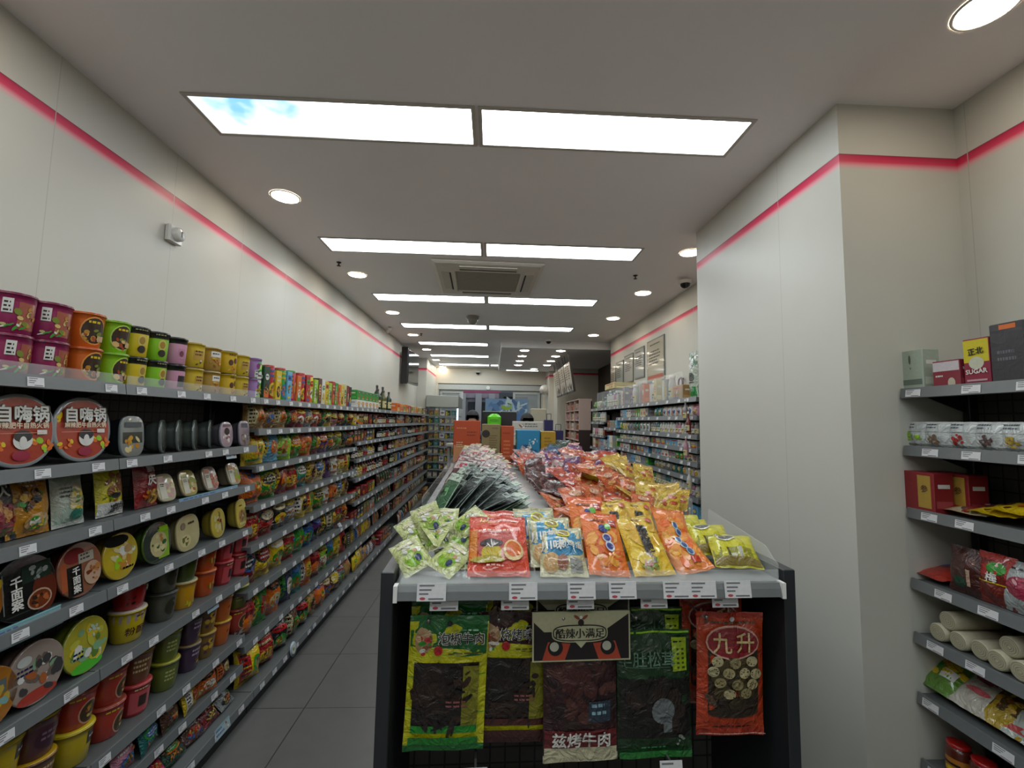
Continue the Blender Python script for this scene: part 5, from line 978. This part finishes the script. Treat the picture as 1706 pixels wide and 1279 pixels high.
pouchdef('v3', C('#a89a98'), [('r', -.5, -.465, 0, 1, C('#d0c8c4')), ('r', .465, .5, 0, 1, C('#d0c8c4')), ('n', 0, .5, .4, .34, [C('#a82c44'), C('#c9c0bc'), C('#3c2428')], 10)])
pouchdef('v4', C('#c07a80'), [('r', -.5, -.465, 0, 1, C('#d8c8c0')), ('r', .465, .5, 0, 1, C('#d8c8c0')), ('r', -.5, .5, .76, 1, C('#c9b8a8')), ('r', -.1, .4, .78, .9, C('#c0304c')), ('n', 0, .4, .4, .3, [C('#c03c4c'), C('#d8c8b8'), C('#4c2c28')], 9)])
pouchdef('v5', C('#b8b070'), [('r', -.5, -.465, 0, 1, C('#d0cca8')), ('r', .465, .5, 0, 1, C('#d0cca8')), ('r', -.5, .5, .84, 1, C('#c9c49c')), ('n', 0, .4, .4, .3, [C('#a8b43c'), C('#c98a6c'), CR], 9)])
VN = {'v0': 'dark green', 'v1': 'green and white', 'v2': 'maroon', 'v3': 'white and red', 'v4': 'pink', 'v5': 'yellow-green'}
rng = random.Random(3); row = 0; y = .56
while y < 2.9:
    row += 1; n = 12
    for k in range(n):
        f = (y-.56)/2.5
        if f < .17: key = 'v0' if k < 9 else 'v1'
        elif f < .34: key = 'v2' if (k+row) % 3 or k < 4 else 'v3'
        elif f < .58: key = rng.choice(['v2', 'v3', 'v4', 'v3'])
        elif f < .75: key = rng.choice(['v4', 'v3', 'v5'])
        else: key = rng.choice(['v5', 'v5', 'v4'])
        if f < .17 and k < 3: key = 'v1' if k == 0 else 'v0'
        a = .62+k*.068+rng.uniform(-.06, .06)
        x = .062+k*.02; z = DZ+.008+.11*max(0, (1-abs(k-5)/7))*.4+rng.uniform(0, .006)
        a = min(a, 1.42)
        inG(key, x, y+rng.uniform(-.018, .018), z+sin(a)*.006, '%s vacuum pouch, %s row of fanned pile, %s from the wall side' % (VN[key], nth(row), nth(k+1)), 'vacuum pouches fanned along the island top', tilt=-a, rz=-pi/2+.45+rng.uniform(-.35, .35), sc=rng.uniform(.9, 1.2))
    y += .125 if y < 1.9 else .15
carton('cup0', 'jelly_cup', 'jelly cup', .07, .03, .05, C('#2c1418'), [('r', -.45, .45, .6, .9, C('#b8a8a8'))])
inG('cup0', .395, .78, DZ+.002, 'small dark jelly pack lying on the white top beside the centre strip', 'small packs')
# ---- crumpled heap on the column half
def heapdef(key, c, L_): bag(key, 'snack_pouch', 'snack pouch', .13, .17, .03, c, L_, mat=FILM2, nu=9, nv=10)
OO = [C('#d8501c'), C('#e0802c'), C('#c03020'), C('#e8a85c')]
heapdef('h0', C('#d8641f'), [('n', 0, .45, .4, .3, OO+[C('#8c2c20')], 14), ('e', .0, .7, .25, .12, C('#e8b08c'))])
heapdef('h1', C('#c8401f'), [('n', 0, .5, .4, .34, OO+[WH], 14)])
heapdef('h2', C('#6a2c68'), [('n', 0, .5, .4, .3, [C('#8c3c8c'), C('#d8501c'), C('#c8a0b8')], 10)])
heapdef('h3', C('#c86a58'), [('n', 0, .5, .4, .3, [WH, C('#c02c38'), C('#e0a090')], 12)])
heapdef('h4', C('#d8b02c'), [('n', 0, .5, .4, .3, [C('#c8501c'), C('#e8cc50')], 12)])
heapdef('h5', C('#5a2420'), [('n', 0, .5, .4, .3, [C('#8c3428'), C('#34181a')], 12)])
heapdef('h6', C('#1f3c2c'), [('n', 0, .5, .4, .3, [C('#2c5a3c'), C('#14241c')], 9)])
heapdef('h7', C('#24507a'), [('n', 0, .5, .4, .3, [C('#8ab0c8'), NV], 9)])
heapdef('h8', C('#b89a98'), [('n', 0, .5, .4, .3, [C('#a82c48'), WH, C('#5c3038')], 12)])
HN = dict(h0='orange', h1='red-orange', h2='purple', h3='pink and white', h4='yellow', h5='dark maroon', h6='dark green', h7='blue', h8='white and red')
y = .5; row = 0
while y < 3.08:
    row += 1; f = (y-.5)/2.6
    xs = [.60, .67, .74, .81, .88, .95, 1.0] if f < .6 else [.6, .67, .74, .81, .88, .95, 1.0]
    for k, x in enumerate(xs):
        if f < .1: key = ['h0', 'h0', 'h0', 'h1', 'h0', 'h4', 'h4'][k]
        elif f < .3: key = ['h5', 'h5', 'h1', 'h0', 'h0', 'h0', 'h4'][k]
        elif f < .55: key = rng.choice(['h1', 'h2', 'h0', 'h3', 'h1', 'h8']) if k > 1 else rng.choice(['h1', 'h5'])
        elif f < .68: key = rng.choice(['h3', 'h0', 'h2', 'h8'])
        else: key = rng.choice(['h6', 'h8', 'h8', 'h6', 'h3', 'h7'])
        hgt = .012+(k/6)*.1*(1 if f < .65 else .8)+rng.uniform(0, .025)
        if f < .1: hgt *= .5
        t = -1.15+rng.uniform(-.3, .45); r = rng.uniform(-.9, .9)+(.6 if k < 3 else 0)
        inG(key, x, y+rng.uniform(-.03, .03), DZ+.012+hgt, '%s snack pouch, %s row of crumpled heap, %s from centre strip' % (HN[key], nth(row), nth(k+1)), 'snack pouches heaped on the island top', tilt=t, rz=r, roll=rng.uniform(-.3, .3), sc=rng.uniform(.72, .98))
    y += .115
bag('hy', 'snack_pouch', 'snack pouch', .14, .3, .03, C('#c9c01f'), [('n', 0, .5, .4, .34, [LG, C('#d8d03c'), C('#8c8a1c')], 14)], mat=FILM2)
inG('hy', 1.04, 1.0, DZ+.06, 'long yellow pouch sliding down the column side of the heap', 'snack pouches heaped on the island top', tilt=-1.3, rz=1.4, roll=.4)
# ---- display cartons at the far end of the island
def dcarton(key, w, h, c, L_, x, lab, d=.16, rz=0):
    carton(key, 'display_carton', 'display carton', w, h, d, c, L_); inG(key, x+.10, 3.0, DZ+.001, lab, 'display cartons at the end of the island', rz=rz)
dcarton('dc1', .25, .405, C('#b8481c'), [('r', -.5, .5, .0, .45, C('#c98858')), ('l', 1, -.4, .84, .5, .04, C('#e8a070')), ('l', 2, 0, .74, .4, .07, C('#8c3418')), ('r', .0, .32, .14, .38, C('#c8c0b0')), ('n', .16, .26, .12, .1, [BK, GY], 9), ('l', 3, -.4, .5, .3, .05, C('#e0b890'))], .02+.0, 'orange display carton with a small picture panel, nearest the shelf wall')
dcarton('dc2', .175, .375, C('#8c7a52'), [('e', -.28, .78, .22, .1, C('#241c18')), ('l', 9, -.1, .72, .5, .06, C('#6a5a38')), ('l', 1, .05, .92, .4, .04, C('#5a3c28'))], .245, 'brown kraft display carton with round black emblem')
dcarton('dc3', .12, .36, C('#b8481c'), [('l', 1, -.4, .82, .8, .08, C('#8c2c14')), ('l', 5, -.3, .6, .6, .1, C('#e0804c'))], .4, 'narrow orange display carton between the kraft and blue ones')
dcarton('dc4', .22, .325, C('#2a8ab8'), [('n', .2, .7, .2, .1, [C('#8cc8dc'), WH], 8), ('n', -.1, .4, .34, .16, [WH, C('#b8d0d8'), C('#3c6a8c')], 16), ('r', .1, .4, .1, .3, C('#c8dce0')), ('l', 2, -.3, .56, .4, .07, NV)], .60, 'bright blue display carton with white print')
dcarton('dc5', .14, .315, C('#b8901f'), [('l', 3, -.3, .8, .6, .1, C('#8c6a18')), ('r', -.5, .5, 0, .3, C('#c9b01f'))], .79, 'mustard yellow display carton nearest the column side')
# ---------------------------------------------------------------- checkout counter and its goods
def counter():
    o = empty('checkout_counter', (.2, 5.6, 0)); tag(o, 'cashier counter behind the display cartons', 'counter')
    m = MB(); m.cbox(-.75, .85, 0, .62, .08, 1.05, .01, C('#b8b4aa')); m.box(-.7, .8, .03, .58, 0, .08, C('#2c2c2c')); m.build('body', o, (PLAST,))
    m = MB(); m.cbox(-.8, .9, -.04, .66, 1.05, 1.09, .006, C('#8c8a84')); m.build('worktop', o, (PLAST,))
    m = MB(); m.cbox(-.78, .88, -.03, .22, 1.36, 1.39, .004, C('#9a978f')); m.box(-.76, -.73, 0, .2, 1.09, 1.36, C('#8c8a84')); m.box(.83, .86, 0, .2, 1.09, 1.36, C('#8c8a84')); m.box(.04, .07, 0, .2, 1.09, 1.36, C('#8c8a84')); m.build('raised_shelf', o, (PLAST,))
counter()
def monitor(x, y, z, w, h, lab, fac):
    o = empty('till_monitor', (x, y, z)); o.rotation_euler = (0, 0, fac); tag(o, lab, 'monitor', 'till monitors seen from behind')
    m = MB(); m.cbox(-w/2, w/2, -.02, .025, .12, .12+h, .006, (.012, .012, .013)); m.box(-w/2, w/2, -.018, .02, .12+h, .127+h, C('#b8bcc0')); m.build('housing', o, (PLAST,))
    m = MB(); m.box(-w/2+.012, w/2-.012, .0255, .027, .135, .105+h, (.02, .05, .08)); m.build('screen', o, (BLACKGLOSS,))
    m = MB(); m.box(-.03, .03, -.01, .02, .01, .14, (.02, .02, .02)); m.cbox(-.1, .1, -.07, .08, 0, .012, .003, (.02, .02, .02)); m.build('stand', o, (PLAST,))
monitor(-.02, 5.74, 1.39, .22, .295, 'black till monitor back beside the lime green case, on the counter', .1)
monitor(.20, 5.70, 1.39, .215, .295, 'black till monitor back nearest the paper stack', -.05)
def smallthings():
    m = MB(); m.cbox(-.085, .085, 0, .14, 0, .385, .04, C('#6ad81c')); m.ell(lambda x, z, q: (x, -q-.001, z), 0, .3, .06, .02, C('#4cae14'), .0005, 20); o = m.build('toy_case', None, (PLAST,)); o.location = (.02, 5.53, 1.392); tag(o, 'lime green rounded case on the counter shelf', 'case')
    for i, (w, z, c) in enumerate(((.36, 0, '#c8c4b4'), (.42, .1, '#b8bcb4'), (.38, .2, '#cfcac0'))):
        m = MB(); m.cbox(-w/2, w/2, 0, .2, 0, .095, .006, C(c)); F = lambda x, z_, q: (x, -q, z_); deco(m, F, w, .095, [('n', -.2, .5, .2, .3, [GR, C('#8c6a4c'), WH], 6), ('l', 2, -.1, .6, .5, .3, C('#6a7a78'))], random.Random(i), .0004)
        o = m.build('cigarette_carton', None, (PAPER,)); o.location = (.44, 5.50+.01*i, 1.392+z); tag(o, 'pale carton in the low stack on the counter, %s from the bottom' % nth(i+1), 'carton', 'pale cartons on the counter')
    for i, (x, z1, w) in enumerate(((.98, .62, .1), (1.1, .50, .12))):
        o = empty('paper_gift_bag', (x-.33, 5.1+.06*i, 0)); tag(o, 'navy blue gift bag with handles, %s of the two by the counter end' % ('taller', 'wider')[i], 'gift bag', 'navy gift bags')
        m = MB(); m.cbox(-w/2, w/2, 0, .1, 1.09, 1.09+z1, .004, C('#24205c')); m.build('bag_body', o, (PAPER,))
        m = MB(); z = 1.09+z1
        for s in (-1, 1): m.box(s*w*.25-.003, s*w*.25+.003, .0, .004, z, z+.07, C('#1c1840'))
        m.box(-w*.25, w*.25, 0, .004, z+.066, z+.072, C('#1c1840')); m.build('handle', o, (PAPER,))
    m = MB(); m.cbox(-.3, .3, 0, .3, 0, 1.09, .01, C('#4a3a2c')); o = m.build('side_cabinet', None, (MATTE,)); o.location = (.78, 5.05, 0); tag(o, 'brown low cabinet carrying the navy gift bags', 'cabinet')
    # blue display board
    o = empty('display_board', (.27, 8.6, 0)); tag(o, 'blue printed display board with lime emblem behind the monitors', 'display board')
    m = MB(); m.box(-.42, .42, 0, .03, 1.5, 2.12, C('#6a8cb0')); F = lambda x, z_, q: (x, -q, z_+1.5)
    deco(m, F, .84, .62, [('n', 0, .7, .46, .26, [C('#8cb0c8'), C('#4c78a8'), C('#b0c8d0'), C('#3c5c8c')], 30), ('e', .0, .75, .13, .1, C('#8cae2c')), ('n', 0, .82, .12, .06, [C('#4c7a3c')], 5), ('r', -.35, .35, .1, .55, C('#4c78b0'))], random.Random(2)); m.build('printed_panel', o, (PAPER,))
    m = MB(); m.box(-.38, -.34, .03, .07, 0, 1.9, GY); m.box(.34, .38, .03, .07, 0, 1.9, GY); m.box(-.4, .4, -.1, .2, 0, .03, GY); m.build('stand', o, (METAL,))
    m = MB(); m.cbox(-.14, .14, 0, .4, 0, 1.93, .012, C('#c0bca8')); o = m.build('storage_cabinet', None, (MATTE,)); o.location = (.86, 8.2, 0); tag(o, 'cream upright cabinet behind the second cashier', 'cabinet')
smallthings()
# ---------------------------------------------------------------- two cashiers
def person(name, x, y, ht, face, shirt, trousers, hair, lab, lean=0):
    o = empty(name, (x, y, 0), face); tag(o, lab, 'person', 'cashiers'); s = ht/1.75
    V = []; E = []; R_ = []
    def n(p, r, par=None):
        V.append(tuple(c*s for c in p)); R_.append(r*s)
        if par is not None: E.append((par, len(V)-1))
        return len(V)-1
    pel = n((0, 0, .95), .13); wai = n((0, -.01*lean, 1.1), .118, pel); che = n((0, -.03*lean, 1.32), .145, wai); sh = n((0, -.05*lean, 1.44), .09, che); nk = n((0, -.07*lean, 1.52), .052, sh); h0 = n((0, -.015-.1*lean, 1.6), .072, nk); h1 = n((0, -.01-.12*lean, 1.68), .082, h0)
    for sx in (-1, 1):
        a = n((sx*.15, -.04*lean, 1.43), .058, sh); b = n((sx*.215, .0-.04*lean, 1.32), .048, a); c = n((sx*.24, -.05, 1.17), .04, b); d = n((sx*.2, -.2, 1.15), .033, c); e = n((sx*.17, -.29, 1.12), .026, d); p = n((sx*.165, -.33, 1.115), .028, e)
        for q, (dx, l) in enumerate(((-.024, .06), (-.008, .07), (.008, .066), (.024, .052))):
            f1 = n((sx*.165+dx, -.365, 1.11), .0095, p); f2 = n((sx*.165+dx*1.2, -.365-l*.6, 1.105), .0085, f1); n((sx*.165+dx*1.25, -.365-l, 1.095), .0075, f2)
        t1 = n((sx*.165-sx*.038, -.325, 1.11), .011, p); n((sx*.165-sx*.055, -.355, 1.1), .009, t1)
        hp = n((sx*.09, 0, .9), .1, pel); kn = n((sx*.1, -.01, .5), .06, hp); an = n((sx*.1, .02, .1), .04, kn); n((sx*.105, -.12, .045), .038, an)
    me = bpy.data.meshes.new('body'); me.from_pydata(V, E, []); b = bpy.data.objects.new('body', me); SC.collection.objects.link(b); b.parent = o
    md = b.modifiers.new('Skin', 'SKIN'); md.use_smooth_shade = True
    for i, v in enumerate(me.skin_vertices[0].data): v.radius = (R_[i]*(1.25 if i in (pel, wai, che) else 1), R_[i]*(.85 if i in (pel, wai, che) else 1)); v.use_root = (i == 0)
    b.modifiers.new('Sub', 'SUBSURF').levels = 2; b.modifiers['Sub'].render_levels = 2
    m, N, L, B = mat_new('skin_and_clothes'); t = N.new('ShaderNodeTexCoord'); sp = N.new('ShaderNodeSeparateXYZ'); L.new(t.outputs['Object'], sp.inputs[0])
    r = N.new('ShaderNodeValToRGB'); mp = N.new('ShaderNodeMapRange'); mp.inputs[2].default_value = 2.0; L.new(sp.outputs['Z'], mp.inputs[0]); L.new(mp.outputs[0], r.inputs[0]); r.color_ramp.interpolation = 'CONSTANT'
    el = r.color_ramp.elements; el[0].color = (.02, .02, .02, 1); el[1].position = 1.5*s/2; el[1].color = (*C('#b08468'), 1)
    e = el.new(.04); e.color = (*trousers, 1); e = el.new(.96*s/2); e.color = (*shirt, 1); L.new(r.outputs[0], B.inputs['Base Color']); B.inputs['Roughness'].default_value = .6; me.materials.append(m)
    hz = 1.665*s; hy = (-.012-.115*lean)*s; mb = MB()
    def hd(u, v):
        th = 2*pi*u; ph = pi*(.0+.62*v); fr = -cos(th)
        rr = .098*s*sin(ph); lim = 1 if v < .45 or fr < .3 else .965
        return (rr*sin(th)*lim, hy+.01*s-rr*cos(th)*1.12*lim, hz+.012*s+.118*s*cos(ph) if not (fr < -.45 and v > .62) else hz+.012*s+.118*s*cos(pi*.62*.62))
    mb.grid(hd, 26, 12, hair); mb.build('hair', o, (printed('hair_strands', .7, 0, .4, 120),))
    mb = MB(); F = lambda x_, z_, q: (x_, hy-(.0885*s*max(0, 1-(x_/(.09*s))**2)**.5)-q, z_)
    for sx in (-1, 1):
        mb.ell(F, sx*.031*s, hz-.005, .013, .006, C('#d8d4cc'), .003, 12); mb.ell(F, sx*.031*s, hz-.005, .006, .006, BK, .004, 10); mb.ell(F, sx*.031*s, hz+.014, .016, .003, (.02, .015, .01), .003, 10)
    mb.ell(F, 0, hz-.052, .02, .005, C('#8c4c44'), .003, 12)
    mb.add([(0, hy-.112*s, hz-.03), (.014, hy-.088*s, hz-.034), (-.014, hy-.088*s, hz-.034), (0, hy-.09*s, hz+.002), (0, hy-.09*s, hz-.042)], [(0, 1, 3), (0, 3, 2), (0, 4, 1), (0, 2, 4)], C('#b08468'), 0, True)
    for sx in (-1, 1): mb.lathe([(.004, 0), (.016, .006), (.018, .02), (.012, .034), (.003, .04)], 10, C('#a87c60'), axis=(sx*.088*s, hy+.005)); 
    for i in range(len(mb.v)-100, len(mb.v)): mb.v[i] = (mb.v[i][0], mb.v[i][1], mb.v[i][2]+hz-.03)
    mb.build('face', o, (MATTE,))
person('person', -.3, 6.62, 1.80, 0, C('#3c4658'), C('#22242a'), (.012, .012, .016), 'standing cashier in dark clothes behind the orange carton', .1)
person('person', .49, 6.5, 1.77, .3, C('#6a6c70'), C('#22242a'), (.008, .008, .008), 'standing black-haired cashier bending behind the pale cartons', .3)
# ---------------------------------------------------------------- open chiller, television, menus, cabinet
def chiller():
    o = empty('open_chiller', (-1.2, 10.0, 0)); tag(o, 'tall open chiller with pale header past the snack shelves', 'chiller')
    W_, L_ = .72, 1.4
    m = MB(); m.cbox(-.31, .42, 0, L_, 1.98, 2.24, .01, C('#a9ada4')); m.build('header', o, (PLAST,))
    m = MB(); m.cbox(-.31, .42, 0, L_, 0, .3, .01, C('#2c302e')); m.build('base', o, (PLAST,))
    m = MB(); m.box(-.31, -.27, .02, L_, .3, 1.98, C('#3c403c')); m.build('back_wall', o, (PLAST,))
    for x in (-.27, .37): m = MB(); m.box(x, x+.035, 0, .04, .3, 1.98, C('#4a4e4c')); m.build('post', o, (PLAST,))
    m = MB(); m.box(.385, .42, .0, .03, .35, 1.95, C('#a8c8dc')); m.build('end_light_strip', o, (emit('cool_tube', (.6, .8, 1), 1.2),))
    for k in range(9):
        z = .42+k*.17; m = MB(); m.box(-.27, .40, .01, L_-.02, z-.012, z, C('#5c605c')); m.box(-.27, .41, .0, .012, z-.02, z+.012, C('#7c8480')); m.build('shelf', o, (PLAST,))
        for i in range(5):
            c = 'grey bottle tan black brown grey olive white teal'.split()[(k*3+i*5) % 9]; kk = gcar(c, .1, .12, .1, 0, 'chilled_carton', 'chilled carton'); put(kk, (-1.2-.19+i*.125, 10.05, z+.001), 0, '%s chilled carton, %s along the %s chiller shelf from below' % (c, nth(i+1), nth(k+1)), 'chilled cartons')
chiller()
def television():
    o = empty('television', (-1.60, 8.15, 2.36)); o.rotation_euler = (0, 0, radians(86)); tag(o, 'black television hung high on the snack-side wall', 'television')
    m = MB(); m.cbox(0, .78, -.03, .03, 0, .62, .008, (.01, .01, .011)); m.build('housing', o, (PLAST,))
    m = MB(); m.box(.015, .765, -.032, -.03, .02, .605, (.012, .014, .016)); m.build('screen', o, (BLACKGLOSS,))
    m = MB(); m.box(.3, .5, .03, .08, .1, .55, (.02, .02, .02)); m.cbox(-.03, .02, -.02, .10, -.02, .66, .004, (.012, .012, .013)); m.build('wall_bracket', o, (DARK,))
television()
for k in range(3):
    o = empty('menu_board', (1.47, 8.55+.72*k, 2.24), -pi/2+.0); o.rotation_euler = (radians(9), 0, -pi/2); tag(o, 'tilted white menu board under the soffit, %s from the toiletries wall' % nth(k+1), 'menu board', 'tilted menu boards')
    m = MB(); m.cbox(0, .66, -.02, .02, 0, .56, .004, C('#2c2a2a')); m.box(.01, .65, -.022, -.02, .03, .55, C('#cac5ba')); m.build('board', o, (PLAST,))
    m = MB(); F = lambda x, z, q: (x+.33, -.0225-q, z); deco(m, F, .62, .56, [('l', 6, -.42, .86, .34, .08, C('#4a4844')), ('l', 6, .04, .86, .36, .08, C('#4a4844')), ('n', .1, .2, .34, .12, [C('#5c5248'), C('#8c8478'), C('#34302c')], 14)], random.Random(k)); m.build('printed_sheet', o, (PAPER,))
    m = MB(); m.box(.1, .11, 0, .01, .56, .76, (.02, .02, .02)); m.box(.55, .56, 0, .01, .56, .76, (.02, .02, .02)); m.build('hanger', o, (DARK,))
def tobacco():
    o = empty('cigarette_cabinet', (1.57, 9.5, 0), -pi/2); tag(o, 'pinkish white cigarette cabinet with brown lower side', 'cabinet')
    PKW = C('#c9b2a8')
    m = MB(); m.box(0, 1.5, .22, .24, .1, 2.08, C('#6a2c2c')); m.build('back_wall', o, (MATTE,))
    for x in (0, 1.47): m = MB(); m.box(x, x+.03, 0, .24, 1.55, 2.10, PKW); m.box(x, x+.03, 0, .24, 0, 1.55, C('#3a2824')); m.build('side_panel', o, (MATTE,))
    m = MB(); m.box(0, 1.5, 0, .24, 2.10, 2.12, PKW); m.build('top_panel', o, (MATTE,))
    for x in (.49, .98): m = MB(); m.box(x, x+.02, 0, .22, .1, 2.1, PKW); m.build('divider', o, (MATTE,))
    for k in range(10):
        z = .25+k*.185; m = MB(); m.box(.03, 1.47, 0, .22, z-.015, z, PKW); m.build('shelf', o, (MATTE,))
        if k < 4: continue
        for i in range(12):
            c = 'pink white crimson cream tan grey white red'.split()[(k*3+i*5) % 8]; kk = gcar(c, .1, .125, .05, 0, 'cigarette_pack', 'cigarette pack')
            x = .09+i*.12; put(kk, (1.57+.04, 9.5-x, z+.001), -pi/2, '%s cigarette pack, %s along the %s cabinet shelf from below' % (c, nth(12-i), nth(k+1)), 'cigarette packs')
tobacco()
m = MB(); m.cbox(-.14, .14, 0, .25, 0, .28, .02, C('#6a4a30')); o = m.build('storage_box', None, (MATTE,)); o.location = (1.2, 7.3, 1.1); tag(o, 'brown box on the low stand beside the cigarette cabinet', 'box')
m = MB(); m.cbox(-.25, .25, 0, .4, 0, 1.1, .01, C('#3a2c24')); o = m.build('low_stand', None, (MATTE,)); o.location = (1.2, 7.22, 0); tag(o, 'dark low stand before the cigarette cabinet', 'stand')
# clip-on adverts on the shelf rails
def advert(y, z, w, h, c, lab, x=XFL+.012, tilt=-.25):
    o = empty('rail_advert', (x, y, z), pi/2); o.rotation_euler = (tilt, 0, pi/2); tag(o, lab, 'shelf advert', 'adverts clipped to the shelf rails')
    m = MB(); m.box(-w/2, w/2, -.002, 0, 0, h, c); F = lambda x, z_, q: (x, -.002-q, z_); deco(m, F, w, h, [('l', 2, -.44, .66, .55, .4, C('#4c6a9c')), ('n', .3, .5, .12, .3, [C('#8c4c34'), WH, C('#c9b03c')], 6), ('r', -.5, .5, .92, 1, C('#7ab8c0'))], random.Random(hash_(lab)), .0003); m.build('card', o, (PAPER,))
advert(2.466, 1.46, .09, .04, C('#b8c8d0'), 'pale blue price card tipped out under the square meal tub')
advert(2.322, 1.275, .46, .035, C('#7a98b4'), 'long blue advert strip below the windowed meal boxes')
advert(1.447, 1.0, .26, .06, C('#7ea0a4'), 'long teal advert strip below the black noodle bowl')
advert(2.511, .725, .34, .035, C('#8a9cb4'), 'long pale advert strip below the red noodle cups')
advert(2.400, .70, .09, .055, C('#9ab4c4'), 'blue advert card hanging below the long pale strip')
advert(2.428, .09, .12, .05, C('#a8bcc4'), 'white-blue card on the bottom rail by the floor', x=-1.325)
advert(4.329, .65, .07, .06, C('#c8ccc8'), 'blank white card sticking out of the crisps shelf', tilt=-.6)
advert(4.385, 1.14, .09, .03, C('#c8ccc0'), 'white card sticking out beside the sauce bottles', tilt=-.9)
m = MB(); m.lathe([(.001, 0), (.045, .0005), (.047, .003), (.001, .004)], 28, C('#a8b8c8')); m.ell(lambda x, z, q: (x, z, .0045+q), 0, 0, .03, .03, C('#c8d0c8'), .0005, 20); m.ell(lambda x, z, q: (x, z, .0045+q), 0, 0, .01, .014, C('#8c9a6c'), .001, 12)
o = m.build('round_rail_sticker', None, (PAPER,)); o.location = (-1.322, 3.196, .12); o.rotation_euler = (0, pi/2-.2, 0); tag(o, 'round pale blue sticker disc on the lowest crisps rail', 'sticker')
# packages that were built as a kind but never placed leave the scene
for k, (o, c) in PROTO.items():
    if k not in USED:
        for q in KIDS.get(o.name, ()): bpy.data.objects.remove(q)
        bpy.data.objects.remove(o)
